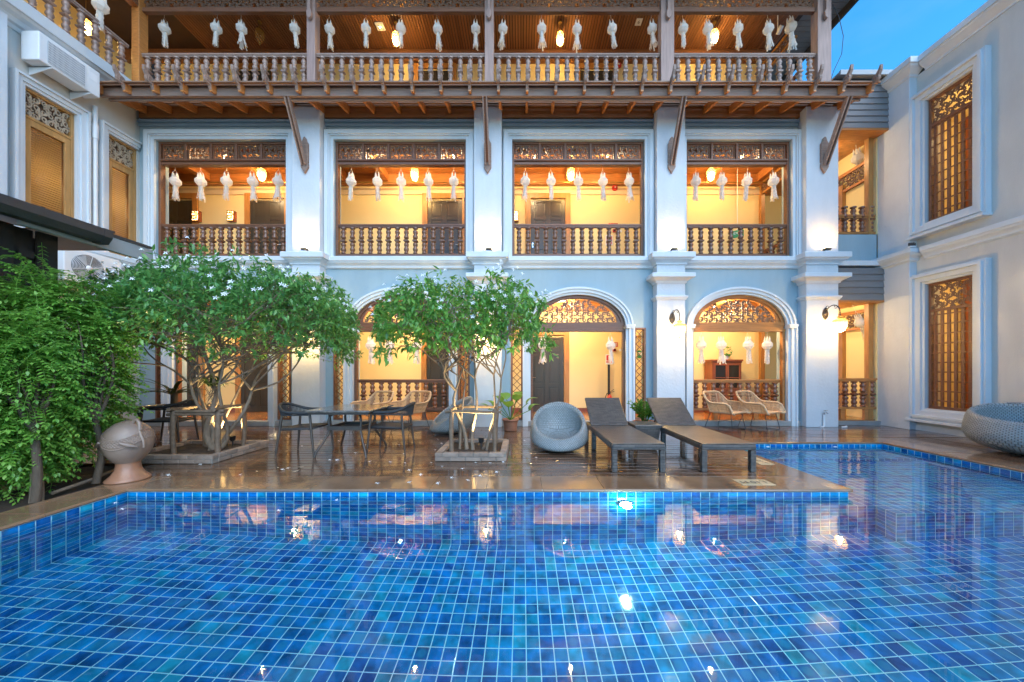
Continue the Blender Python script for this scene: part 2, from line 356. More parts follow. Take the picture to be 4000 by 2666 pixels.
# pool tiles: every tile draws its colour from its own grid cell
TP = 0.1042; TX0, TY0, TZ0 = -4.45, 3.85, -0.04
def tile_mat():
    m, t, p, N, L = new_mat('pool_tile_glaze')
    g = N('ShaderNodeNewGeometry'); a = N('ShaderNodeVectorMath'); a.operation = 'SUBTRACT'; a.inputs[1].default_value = (TX0, TY0, TZ0)
    L(g.outputs['Position'], a.inputs[0])
    s = N('ShaderNodeVectorMath'); s.operation = 'SCALE'; s.inputs['Scale'].default_value = 1 / TP; L(a.outputs[0], s.inputs[0])
    fl = N('ShaderNodeVectorMath'); fl.operation = 'FLOOR'; L(s.outputs[0], fl.inputs[0])
    wn = N('ShaderNodeTexWhiteNoise'); wn.noise_dimensions = '3D'; L(fl.outputs[0], wn.inputs['Vector'])
    cr = N('ShaderNodeValToRGB'); e = cr.color_ramp.elements
    e[0].color = (.002, .11, .37, 1); e[1].color = (.02, .42, .55, 1)
    for q, c in ((.22, (.002, .16, .45)), (.5, (.002, .205, .51)), (.8, (.003, .26, .53)), (.945, (.004, .31, .52))):
        x = e.new(q); x.color = (*c, 1)
    L(wn.outputs['Value'], cr.inputs[0])
    nz = N('ShaderNodeTexNoise'); nz.inputs['Scale'].default_value = 9; nz.inputs['Detail'].default_value = 2; L(g.outputs['Position'], nz.inputs['Vector'])
    mr = N('ShaderNodeMapRange'); mr.inputs['From Min'].default_value = .3; mr.inputs['From Max'].default_value = .7; mr.inputs['To Min'].default_value = .55; mr.inputs['To Max'].default_value = 1.5
    L(nz.outputs['Fac'], mr.inputs['Value'])
    # glaze thins out in a pale spot at the middle of some tiles
    fr = N('ShaderNodeVectorMath'); fr.operation = 'FRACTION'; L(s.outputs[0], fr.inputs[0])
    sp = N('ShaderNodeSeparateXYZ'); L(fr.outputs[0], sp.inputs[0])
    dc = N('ShaderNodeVectorMath'); dc.operation = 'DISTANCE'; cb = N('ShaderNodeCombineXYZ'); L(sp.outputs['X'], cb.inputs['X']); L(sp.outputs['Y'], cb.inputs['Y'])
    dc.inputs[1].default_value = (.5, .5, 0); L(cb.outputs[0], dc.inputs[0])
    ms = N('ShaderNodeMapRange'); ms.inputs['From Min'].default_value = .24; ms.inputs['From Max'].default_value = .46; ms.inputs['To Min'].default_value = 1; ms.inputs['To Max'].default_value = 0
    L(dc.outputs['Value'], ms.inputs['Value'])
    sepc = N('ShaderNodeSeparateColor'); L(wn.outputs['Color'], sepc.inputs[0])
    gt = N('ShaderNodeMath'); gt.operation = 'GREATER_THAN'; gt.inputs[1].default_value = .80; L(sepc.outputs[1], gt.inputs[0])
    ml = N('ShaderNodeMath'); ml.operation = 'MULTIPLY'; L(ms.outputs[0], ml.inputs[0]); L(gt.outputs[0], ml.inputs[1])
    m2 = N('ShaderNodeMath'); m2.operation = 'MULTIPLY'; m2.inputs[1].default_value = .55; L(ml.outputs[0], m2.inputs[0])
    h = N('ShaderNodeHueSaturation'); L(mr.outputs[0], h.inputs['Value']); L(cr.outputs[0], h.inputs['Color'])
    mx = N('ShaderNodeMix'); mx.data_type = 'RGBA'; L(m2.outputs[0], mx.inputs['Factor']); L(h.outputs[0], mx.inputs['A']); mx.inputs['B'].default_value = (.03, .32, .52, 1)
    L(mx.outputs['Result'], p.inputs['Base Color']); p.inputs['Roughness'].default_value = .07; return m
M['tile'] = tile_mat()
def water_mat():
    m, t, p, N, L = new_mat('pool_water')
    p.inputs['Base Color'].default_value = (.62, .96, 1.0, 1); p.inputs['Roughness'].default_value = 0
    p.inputs['Transmission Weight'].default_value = 1; p.inputs['IOR'].default_value = 1.333
    tc = N('ShaderNodeTexCoord'); nz = N('ShaderNodeTexNoise'); nz.inputs['Scale'].default_value = 1.5; nz.inputs['Detail'].default_value = 2
    L(tc.outputs['Object'], nz.inputs['Vector']); b = N('ShaderNodeBump'); b.inputs['Strength'].default_value = .07; b.inputs['Distance'].default_value = .02
    L(nz.outputs['Fac'], b.inputs['Height']); L(b.outputs[0], p.inputs['Normal']); return m
M['water'] = water_mat()
def deck_mat():
    m, t, p, N, L = new_mat('wet_deck_board')
    tc = N('ShaderNodeNewGeometry'); oi = N('ShaderNodeObjectInfo')
    mp = N('ShaderNodeMapping'); mp.inputs['Scale'].default_value = (1.2, 22, 1); L(tc.outputs['Position'], mp.inputs[0])
    gr = N('ShaderNodeTexNoise'); gr.inputs['Scale'].default_value = 2.5; gr.inputs['Detail'].default_value = 6; L(mp.outputs[0], gr.inputs['Vector'])
    cr = N('ShaderNodeValToRGB'); e = cr.color_ramp.elements; e[0].position = .3; e[1].position = .72
    e[0].color = (.075, .038, .02, 1); e[1].color = (.17, .09, .048, 1); L(gr.outputs['Fac'], cr.inputs[0])
    mr = N('ShaderNodeMapRange'); mr.inputs['To Min'].default_value = .75; mr.inputs['To Max'].default_value = 1.3; L(oi.outputs['Random'], mr.inputs['Value'])
    h = N('ShaderNodeHueSaturation'); L(mr.outputs[0], h.inputs['Value']); L(cr.outputs[0], h.inputs['Color']); L(h.outputs[0], p.inputs['Base Color'])
    wet = N('ShaderNodeTexNoise'); wet.inputs['Scale'].default_value = 1.6; wet.inputs['Detail'].default_value = 5; wet.inputs['Roughness'].default_value = .65; L(tc.outputs['Position'], wet.inputs['Vector'])
    m2 = N('ShaderNodeMapRange'); m2.inputs['From Min'].default_value = .42; m2.inputs['From Max'].default_value = .62; m2.inputs['To Min'].default_value = .04; m2.inputs['To Max'].default_value = .24
    L(wet.outputs['Fac'], m2.inputs['Value']); L(m2.outputs[0], p.inputs['Roughness'])
    p.inputs['Coat Weight'].default_value = .5; p.inputs['Coat Roughness'].default_value = .06
    wv = N('ShaderNodeTexWave'); wv.wave_type = 'BANDS'; wv.bands_direction = 'Y'; wv.inputs['Scale'].default_value = 40; wv.inputs['Distortion'].default_value = .4; L(tc.outputs['Position'], wv.inputs['Vector'])
    ml = N('ShaderNodeMath'); ml.operation = 'MULTIPLY'; L(wv.outputs['Fac'], ml.inputs[0]); L(m2.outputs[0], ml.inputs[1])
    b = N('ShaderNodeBump'); b.inputs['Strength'].default_value = .35; b.inputs['Distance'].default_value = .004; L(ml.outputs[0], b.inputs['Height'])
    L(b.outputs[0], p.inputs['Normal']); return m
M['deck'] = deck_mat()

def lamp(name, loc, e, col=(1, .66, .30), r=.05, kind='POINT', to=None, size=70, parent=None, blend=.6):
    l = bpy.data.lights.new(name, kind); l.energy = e * LAMPS; l.color = col; l.shadow_soft_size = r
    o = link(bpy.data.objects.new(name, l)); o.location = loc
    if kind == 'SPOT': l.spot_size = R(size); l.spot_blend = blend
    if to is not None: o.rotation_euler = (Vector(loc) - Vector(to)).to_track_quat('Z', 'Y').to_euler()
    attach(o, parent); return o
LAMPS = 0.31
WARM = (1.0, .74, .40); WARMW = (1.0, .80, .52)
# ------------------------------------------------------------------ ground, pool, deck
PXL, PXI, PXR = TX0, TX0 + 78 * TP, TX0 + 107 * TP      # pool: left wall, peninsula's right side, right wall
PYN, PYF, PYR, PYB = TY0 - 27 * TP, TY0, TY0 + 24 * TP, TY0 + 17 * TP
ZF, ZS, ZB = TZ0 - 12 * TP, TZ0 - 4 * TP, TZ0 - 2 * TP  # deep floor, shallow shelf, bench
WZ = -0.088
XN = PXI + 3 * TP; YN = TY0 - 2 * TP
g = MB(); zg = -0.07
for (x0, x1, y0, y1) in ((-90, 90, -60, PYN), (-90, 90, PYR, 120), (-90, PXL, PYN, PYR), (PXR, 90, PYN, PYR), (PXL, PXI, PYF, PYR)):
    g.add([(x0, y0, zg), (x1, y0, zg), (x1, y1, zg), (x0, y1, zg)], [(0, 1, 2, 3)])
tag(g.build('ground', M['ground']), 'brown grey paved ground around the pool and buildings', 'ground', kind='structure')

def quad(b, a, u, v): a, u, v = Vector(a), Vector(u), Vector(v); b.add([a, a + u, a + u + v, a + v], [(0, 1, 2, 3)])
sh = MB(); dn = ZF
quad(sh, (PXL, PYN, ZF), (PXR - PXL, 0, 0), (0, PYF - PYN + .01, 0))
quad(sh, (PXL, PYF, ZF), (PXI - PXL, 0, 0), (0, 0, -ZF - .01)); quad(sh, (PXL, PYN, ZF), (0, PYF - PYN, 0), (0, 0, -ZF - .01))
quad(sh, (PXL, PYN, ZF), (PXR - PXL, 0, 0), (0, 0, -ZF - .01)); quad(sh, (PXR, PYN, ZF), (0, PYR - PYN, 0), (0, 0, -ZF - .01))
quad(sh, (PXI, PYF, ZF), (0, PYR - PYF, 0), (0, 0, -ZF - .01)); quad(sh, (PXI, PYR, ZF), (PXR - PXI, 0, 0), (0, 0, -ZF - .01))
quad(sh, (PXI, PYF, ZS), (XN - PXI, 0, 0), (0, PYB - PYF, 0)); quad(sh, (XN, YN, ZS), (PXR - XN, 0, 0), (0, PYB - YN, 0))
quad(sh, (PXI, PYF, ZF), (XN - PXI, 0, 0), (0, 0, ZS - ZF)); quad(sh, (XN, YN, ZF), (PXR - XN, 0, 0), (0, 0, ZS - ZF)); quad(sh, (XN, YN, ZF), (0, PYF - YN, 0), (0, 0, ZS - ZF))
quad(sh, (PXI, PYB, ZB), (PXR - PXI, 0, 0), (0, PYR - PYB, 0)); quad(sh, (PXI, PYB, ZS), (PXR - PXI, 0, 0), (0, 0, ZB - ZS))
basin = sh.build('pool_basin', M['grout']); WM[basin.name_full] = I4
tag(basin, 'deep blue tiled swimming pool basin with pale joints', 'pool', kind='structure')

TH, GAP = 0.0022, 0.0042
def tile_box(c, n):
    """a tile on a face with axis-aligned normal n (unit tuple)"""
    q = TP / 2 - GAP; ax = [i for i in range(3) if n[i]][0]; s_ = n[ax]
    o = [i for i in range(3) if i != ax]; vs = []
    for k, (hh, e) in enumerate(((0, 0), (TH - .0008, 0), (TH, .0012))):
        for a, b2 in ((-1, -1), (1, -1), (1, 1), (-1, 1)):
            p = [0, 0, 0]; p[ax] = s_ * hh; p[o[0]] = a * (q - e); p[o[1]] = b2 * (q - e); vs.append([c[i] + p[i] for i in range(3)])
    fs = [(8, 9, 10, 11)] + [(4 * k + i, 4 * k + (i + 1) % 4, 4 * k + 4 + (i + 1) % 4, 4 * k + 4 + i) for k in (0, 1) for i in range(4)]
    if (s_ < 0) ^ (ax == 1): fs = [f[::-1] for f in fs]
    return vs, fs
faces = []
def face(ix, iy, iz, n):      # integer ranges over the two free axes, plane index on the third
    for i in ix:
        for j in iy:
            for k in iz:
                c = []
                for t, (val, o0) in enumerate(((i, TX0), (j, TY0), (k, TZ0))): c.append(o0 + TP * (val if n[t] else val + .5))
                faces.append((c, n))
face(range(0, 107), range(-27, 0), [-12], (0, 0, 1))
face(range(0, 78), [0], range(-12, 0), (0, -1, 0)); face([0], range(-27, 0), range(-12, 0), (1, 0, 0))
face([107], range(-27, 24), range(-12, 0), (-1, 0, 0)); face([78], range(0, 24), range(-4, 0), (1, 0, 0)); face(range(78, 107), [24], range(-2, 0), (0, -1, 0))
face(range(78, 107), range(0, 17), [-4], (0, 0, 1)); face(range(81, 107), range(-2, 0), [-4], (0, 0, 1))
face(range(78, 81), [0], range(-12, -4), (0, -1, 0)); face(range(81, 107), [-2], range(-12, -4), (0, -1, 0))
face([81], range(-2, 0), range(-12, -4), (-1, 0, 0)); face(range(78, 107), range(17, 24), [-2], (0, 0, 1)); face(range(78, 107), [17], range(-4, -2), (0, -1, 0))
cand = [t for t in faces if t[1] == (0, 0, 1) and t[0][2] < -1 and t[0][1] > 2.35 and abs(t[0][0]) < 1.62 * t[0][1]]
cand.sort(key=lambda t: t[0][0] ** 2 * .6 + t[0][1] ** 2); near = cand[:300]; nid = {id(t) for t in near}
vs, fs = tile_box((0, 0, 0), (0, 0, 1)); tm = MB().add(vs, fs).mesh('tile', M['tile'])
for c, n in near: place('tile', tm, c, basin)
rest = MB()
for t in faces:
    if id(t) not in nid: vs, fs = tile_box(*t); rest.add(vs, fs)
rest.build('tile_field', M['tile'], basin, kind='stuff')

w = MB(); e = .0
w.add([(PXL, PYN, WZ), (PXR, PYN, WZ), (PXR, PYF, WZ), (PXL, PYF, WZ), (PXI, PYF, WZ), (PXR, PYR, WZ), (PXI, PYR, WZ)], [(0, 1, 2, 4, 3), (4, 2, 5, 6)])
tag(w.build('pool_water', M['water']), 'clear still water filling the blue tiled pool', 'water', kind='structure')

# coping stones: rounded nose over the pool edge
CT, CW, NOSE = 0.0, 0.43, 0.03
cop = thing('pool_coping', (0, 0, 0), 'wet brown stone coping running around the pool edge', 'coping'); cop['kind'] = 'structure'; del cop['category']
def coping_run(a, b, nrm, cuts, w_=CW):
    """stones between a and b along an edge; nrm points into the pool"""
    a, b, nrm = Vector(a), Vector(b), Vector(nrm); L = (b - a).length; u = (b - a) / L
    prof = [(-w_, -.05), (-w_, 0), (NOSE - .016, 0), (NOSE - .004, -.006), (NOSE, -.018), (NOSE - .004, -.03), (NOSE - .016, -.036), (-.02, -.036), (-.02, -.05)]
    t = 0.0
    for k in range(cuts):
        l = L / cuts * random.uniform(.92, 1.08) if k < cuts - 1 else L - t
        m = MB(); p0, p1 = a + u * (t + .002), a + u * (t + l - .002); n = len(prof); vs = []
        dz = random.uniform(-.0015, .0015)
        for p in (p0, p1): vs += [p + nrm * q + Vector((0, 0, z + dz)) for q, z in prof]
        m.add(vs, [tuple(range(n)), tuple(range(2 * n - 1, n - 1, -1))] + [(i, (i + 1) % n, n + (i + 1) % n, n + i) for i in range(n)])
        m.build('coping_stone', M['cope'], cop, fix=True); t += l
coping_run((PXL, PYF, 0), (PXI - .0, PYF, 0), (0, -1, 0), 12)
coping_run((PXI, PYF + CW + .004, 0), (PXI, PYR, 0), (1, 0, 0), 4)
coping_run((PXI - CW, PYR, 0), (PXR + CW, PYR, 0), (0, -1, 0), 6)
coping_run((PXR, PYN - 1, 0), (PXR, PYR - .004, 0), (-1, 0, 0), 9)
coping_run((PXL, PYN - 1, 0), (PXL, PYF - .004, 0), (1, 0, 0), 6)
coping_run((PXL - CW, PYN, 0), (PXR + CW, PYN, 0), (0, 1, 0), 14)
m = MB(); m.box(PXL - CW, PXL - .004, PYF, PYF + CW, -.05, 0); m.build('coping_stone', M['cope'], cop, bevel=.004)
m = MB(); m.box(PXI + .0, PXI + NOSE, PYF - NOSE, PYF + CW, -.036, -.002); m.build('coping_stone', M['cope'], cop, bevel=.008)

# timber deck boards
deck = MB(); deck.box(-9.2, PXI - CW - .01, PYF + CW + .01, 8.22, -.066, -.045); deck.box(PXI - CW - .01, 8.85, PYR + CW + .01, 8.3, -.066, -.045); deck.box(PXR + CW + .01, 8.85, -1, PYR + CW + .01, -.066, -.045)
deck = deck.build('deck', M['deckbase']); tag(deck, 'wet dark brown timber deck of long boards beside the pool', 'deck', kind='structure')
PW = 0.148; y = PYF + CW + .004; row = 0
def board(x0, x1, y0, y1):
    m = MB(); z = random.uniform(-.0025, .0005); m.box(x0 + .0015, x1 - .0015, y0 + .006, y1 - .006, -.044, z); m.build('plank', M['deck'], deck, bevel=.003)
while y < 8.2:
    y1 = min(y + PW, 8.24); xl = -9.2 if y > 4.75 else PXL - CW - .35
    xr = 8.84 if y > PYR + CW else PXI - CW - .004
    x = xl - random.uniform(0, 2.2)
    while x < xr:
        l = random.choice((2.2, 2.9, 3.6)); a, b = max(x, xl), min(x + l, xr)
        if b - a > .1: board(a, b, y, y1)
        x += l
    y += PW; row += 1
x = PXR + CW + .004
while x < 8.84:
    board(x, min(x + PW, 8.85), 2.6, PYR + CW - .004); board(x, min(x + PW, 8.85), -1, 2.6); x += PW

# planting bed left of the pool with its low brick edge
bed = MB(); n = 14
for i in range(n):
    for j in range(n):
        x = -9.2 + i * (9.2 - 4.89) / n; y_ = 1.0 + j * 3.72 / n; dx, dy = (9.2 - 4.89) / n, 3.72 / n
        f = lambda a, b: (a, b, -.02 + .05 * math.sin(a * 7 + b * 3) * math.sin(b * 6.3 - a) * (0 if a > -4.95 else 1))
        bed.add([f(x, y_), f(x + dx, y_), f(x + dx, y_ + dy), f(x, y_ + dy)], [(0, 1, 2, 3)], True)
tag(bed.build('planting_bed', M['soil']), 'dark bare soil of the planting bed under the leafy shrubs', 'soil', kind='structure')
bw = thing('low_brick_wall', (-5.9, 3.0, 0), 'low orange brown brick wall behind the shrubs in the planting bed', 'wall')
m = MB(); m.box(-6.0, -5.86, 1.2, 4.3, -.05, .42); m.build('mortar_core', M['mortar'], bw)
bm_ = MB().box(-.012, .012, -.11, .11, -.032, .032).mesh('brick', M['clay'])
for r_ in range(6):
    for k in range(13):
        yy = 1.32 + k * .235 + (.117 if r_ % 2 else 0)
        if yy < 4.2: place('brick', bm_, (-5.852, yy, -.005 + r_ * .075), bw)
# ------------------------------------------------------------------ carved fretwork generators (2-D scrolls cut from board)
def ribbon(b, pts, w0, w1, d0, d1, plane='xz'):
    n = len(pts); inn, out = [], []
    for i, (x, z) in enumerate(pts):
        a, c = pts[max(i - 1, 0)], pts[min(i + 1, n - 1)]; tx, tz = c[0] - a[0], c[1] - a[1]; L = math.hypot(tx, tz) or 1
        t = i / (n - 1); w_ = (w0 + (w1 - w0) * t) * (0.6 + .4 * math.sin(math.pi * min(1, t * 1.2 + .1))) / 2
        inn.append((x - tz / L * w_, z + tx / L * w_)); out.append((x + tz / L * w_, z - tx / L * w_))
    b.strip(inn, out, d0, d1, plane)
def spiral(cx, cz, r, a0, turns, n=15):
    return [(cx + r * (1 - .8 * t) * math.cos(a0 + turns * 2 * math.pi * t), cz + r * (1 - .8 * t) * math.sin(a0 + turns * 2 * math.pi * t)) for t in [i / (n - 1) for i in range(n)]]
def fret_mesh(W, Hh, mat, th=.014, nx=4, nz=2, inside=None, seed=3, wid=.02, fill=1.0):
    rnd = random.Random(seed); b = MB(); cw, ch = W / nx / 2, Hh / nz
    for i in range(nx):
        for j in range(nz):
            for s_ in (-1, 1):
                cx, cz = s_ * (i + .5) * cw, -Hh / 2 + (j + .5) * ch
                if inside and not inside(cx, cz): continue
                r = min(cw, ch) * .56 * rnd.uniform(.92, 1.12); up = 1 if (i + j) % 2 else -1
                a0 = (math.pi / 2 * up) if s_ > 0 else (math.pi / 2 * up)
                ribbon(b, spiral(cx, cz, r, a0, .95 * up * s_), wid * 1.1, wid * .8, 0, th)
                ribbon(b, spiral(cx, cz, r * .72, a0 + 2.4, -.6 * up * s_, 9), wid, wid * .5, .002, th + .004)
                # tendril to the neighbouring scroll
                x2 = cx + s_ * cw * .55; z2 = cz - up * ch * .5
                if not inside or inside(x2, z2):
                    ribbon(b, [(cx + s_ * r * .2, cz - up * r * .9), (cx + s_ * cw * .45, cz - up * ch * .25), (x2, z2)], wid * .9, wid * .6, .001, th + .002)
                # leaf
                la = rnd.uniform(0, 6.28); lx, lz = cx + math.cos(la) * r * .95, cz + math.sin(la) * r * .95
                if not inside or inside(lx, lz): ribbon(b, [(lx, lz), (lx + math.cos(la) * r * .35, lz + math.sin(la) * r * .35), (lx + math.cos(la + .6) * r * .7, lz + math.sin(la + .6) * r * .7)], wid * 1.5, wid * .3, .002, th + .005)
    return b.mesh('fretwork', mat)
FR_W, FR_H = .55, .27
fret_panel_me = fret_mesh(FR_W, FR_H, M['fret'], nx=4, nz=3, wid=.019)
fret_pale_me = fret_mesh(FR_W, FR_H, M['fretl'], nx=3, nz=3, wid=.018)
AW, AH = 1.86, .54
arch_in = lambda x, z: (x / (AW / 2)) ** 2 + ((z + AH / 2) / AH) ** 2 < .93 and z > -AH / 2
arch_fret_me = fret_mesh(AW, AH, M['fret'], th=.02, nx=8, nz=4, inside=arch_in, seed=8, wid=.034)

# ------------------------------------------------------------------ turned balusters
def baluster_mesh(name, mat, hgt):
    b = MB(); k = hgt / .70
    P = [(.030, 0), (.044, .004), (.044, .03), (.034, .045), (.030, .055), (.044, .085), (.050, .115), (.046, .15), (.032, .175), (.036, .183), (.030, .19), (.044, .215), (.049, .245), (.044, .275), (.030, .30)]
    Q = [(.030, .395), (.046, .42), (.050, .45), (.044, .485), (.031, .505), (.036, .513), (.030, .52), (.046, .55), (.049, .58), (.042, .615), (.030, .635), (.030, .66)]
    g_ = 1.22
    b.lathe([(r * g_, z * k) for r, z in P], 10); b.lathe([(r * g_, z * k) for r, z in Q], 10)
    b.lathe([(.036, .298 * k), (.082, .335 * k), (.085, .36 * k), (.036, .398 * k)], 4, ph=math.pi / 4, smooth=False)
    b.lathe([(.034, .655 * k), (.062, .665 * k), (.065, .70 * k)], 8, smooth=False)
    return b.mesh('baluster', mat)
bal2 = baluster_mesh('baluster', M['darkv'], .64); bal3 = baluster_mesh('baluster', M['weathv'], .68)
bal1 = baluster_mesh('baluster', simple('wood_turned_red', (.20, .075, .035), .25, .35, 5.0, .1, 40, coat=.3), .62)
legs_z = .12
def railing(parent, a, b, z0, hgt, bme, bh, mat, n, skip_ends=True, legs=False, label=None):
    a, b = Vector(a), Vector(b); u = (b - a).normalized(); m = MB()
    zr = z0 + hgt
    m.bar((a.x, a.y, zr - .022), (b.x, b.y, zr - .022), .085, .044); m.bar((a.x, a.y, zr - .062), (b.x, b.y, zr - .062), .06, .036)
    m.bar((a.x, a.y, zr - .08 - bh - .03), (b.x, b.y, zr - .08 - bh - .03), .07, .06)
    if legs:
        for t in legs: p = a.lerp(b, t); m.box(p.x - .05, p.x + .05, p.y - .03, p.y + .03, legs_z, zr - .08 - bh - .06)
    r = m.build('railing', mat, parent, bevel=.006)
    for i in range(n):
        p = a.lerp(b, (i + .5) / n); place('baluster', bme, (p.x, p.y, zr - .08 - bh), r, rot=(0, 0, math.atan2(u.y, u.x)))
    return r

# ------------------------------------------------------------------ main building
B = thing('hotel_building', (0, 8.25, 0), 'three storey white and grey hotel front with arches, timber galleries and carved panels', 'building')
YW, YP, YK = 8.25, 8.0, 9.9
XL, XR = -9.25, 7.41
PIL = [(-5.40, -4.75), (-1.13, -.486), (3.157, 3.82), (6.66, 7.41)]
OPN2 = [(-8.85, -5.68), (-4.54, -1.355), (-.244, 2.95), (3.95, 6.50)]
Z2B, Z2T = 4.10, 6.89
OPN1 = [(-8.40, -6.10), (-4.07, -1.76), (.20, 2.49), (4.10, 6.37)]
LAT = [(-8.85, -8.66), (-5.90, -5.585), (-4.555, -4.285), (-1.555, -1.27), (-.272, .012), (2.70, 2.985)]
ZSP, ARB = 2.40, .76        # arch springing and rise
ZL0, ZL1 = .14, 2.36
def arch_pts(cx, a, b, z0, n=28, t0=0, t1=math.pi): return [(cx + a * math.cos(t0 + (t1 - t0) * i / n), z0 + b * math.sin(t0 + (t1 - t0) * i / n)) for i in range(n + 1)]
fw = MB(); y0, y1 = YW, YW + .30
# storey 1 wall
ops = sorted([(a, b, 0, ZSP + ARB) for a, b in OPN1] + [(a, b, ZL0, ZL1) for a, b in LAT])
x = XL
for a, b, z0, z1 in ops:
    fw.box(x, a, y0, y1, 0, 3.85)
    if z0 > 0: fw.box(a, b, y0, y1, 0, z0); fw.box(a, b, y0, y1, z1, 3.85)
    else:
        fw.box(a, b, y0, y1, z1, 3.85); cx, aa = (a + b) / 2, (b - a) / 2
        ar = arch_pts(cx, aa, ARB, ZSP)
        for i in range(len(ar) - 1):
            (p, q), (r_, s_) = ar[i], ar[i + 1]
            fw.prism([(p, q), (p, z1), (r_, z1), (r_, s_)][::-1], y0, y1)
    x = b
fw.box(x, XR, y0, y1, 0, 3.85)
# storey 2 wall
fw.box(XL, XR, y0, y1, 3.85, Z2B); fw.box(XL, XR, y0, y1, Z2T, 7.95); x = XL
for a, b in OPN2: fw.box(x, a, y0, y1, Z2B, Z2T); x = b
fw.box(x, XR, y0, y1, Z2B, Z2T)
fw.build('wall', M['wall'], B)
m = MB(); m.box(XL, PIL[3][0], YW - .07, YW - .002, 7.30, 7.36); m.box(XL, PIL[3][0], YW - .035, YW - .002, 7.22, 7.298)
m.build('moulding', M['wall'], B, bevel=.008)
# cornice between storeys
CORN = [(3.78, .02), (3.80, .05), (3.83, .05), (3.86, .07), (3.90, .115), (3.935, .13), (3.945, .145), (4.035, .145), (4.045, .135)]
m = MB(); m.rings_rect(XL, XR, YW - .001, YW + .05, [(z, o) for z, o in CORN]); m.build('cornice', M['trim'], B)
# pillars with their capitals
CAP = [(3.80, .0), (3.81, .03), (3.84, .035), (3.87, .06), (3.905, .115), (3.935, .13), (3.945, .165), (4.055, .165), (4.068, .15)]
CAP2 = [(3.37, .0), (3.38, .025), (3.41, .03), (3.44, .06), (3.47, .12), (3.485, .135), (3.49, .165), (3.575, .165), (3.585, .15)]
RING = [(2.985, .0), (2.99, .022), (3.01, .022), (3.02, .035), (3.05, .05), (3.075, .05), (3.085, .02), (3.10, .0)]
for a, b in PIL:
    m = MB(); m.box(a, b, YP, YW + .02, 0, 7.52); p = m.build('pillar', M['pillar'], B, bevel=.006)
    for prof, nm in ((CAP, 'ledge'), (CAP2, 'capital'), (RING, 'necking')):
        c = MB(); c.rings_rect(a, b, YP, YW + .03, prof); c.build(nm, M['trim'], p)
# storey 2 surrounds: stepped moulding frames
for a, b in OPN2:
    m = MB()
    for o0, o1, yy in ((.0, .07, .05), (.07, .10, .085), (.10, .19, .11), (.19, .22, .075)):
        m.strip([(a - o0, Z2B - .05), (a - o0, Z2T + o0), (b + o0, Z2T + o0), (b + o0, Z2B - .05)], [(a - o1, Z2B - .05), (a - o1, Z2T + o1), (b + o1, Z2T + o1), (b + o1, Z2B - .05)], YW - yy, YW - .001)
    m.build('opening_surround', M['trim'], B)
# storey 2 timber frames, carved friezes, railings
for bi, (a, b) in enumerate(OPN2):
    m = MB(); ya, yb = YW + .05, YW + .17
    m.box(a, a + .055, ya, yb, Z2B, Z2T); m.box(b - .055, b, ya, yb, Z2B, Z2T); m.box(a + .055, b - .055, ya + .002, yb - .002, Z2T - .05, Z2T)
    zb = Z2T - .42; m.box(a + .055, b - .055, ya - .02, yb, zb - .045, zb); m.box(a + .055, b - .055, ya + .02, yb + .03, zb - .12, zb - .045)
    npan = 4 if bi == 3 else 5; pw = (b - a - .11) / npan
    for k in range(1, npan): m.box(a + .055 + k * pw - .025, a + .055 + k * pw + .025, ya - .012, yb, zb, Z2T - .05)
    fr = m.build('transom_frame', M['dark'], B, bevel=.005)
    for k in range(npan):
        cx = a + .055 + (k + .5) * pw; zc = (zb + Z2T - .05) / 2
        place('fret_panel', fret_panel_me, (cx, YW + .10, zc), fr, scale=((pw - .05) / FR_W, 1, (Z2T - .05 - zb) / FR_H))
        q = MB(); q.strip([(cx - pw / 2 + .05, zb + .025), (cx + pw / 2 - .05, zb + .025), (cx + pw / 2 - .05, Z2T - .075), (cx - pw / 2 + .05, Z2T - .075)], [(cx - pw / 2 + .025, zb), (cx + pw / 2 - .025, zb), (cx + pw / 2 - .025, Z2T - .05), (cx - pw / 2 + .025, Z2T - .05)], YW + .085, YW + .13, closed=True)
        q.build('panel_border', M['dark'], fr)
    railing(B, (a + .055, YW + .11, 0), (b - .055, YW + .11, 0), Z2B + .005, .795, bal2, .64, M['dark'], 10 if bi == 3 else 14)

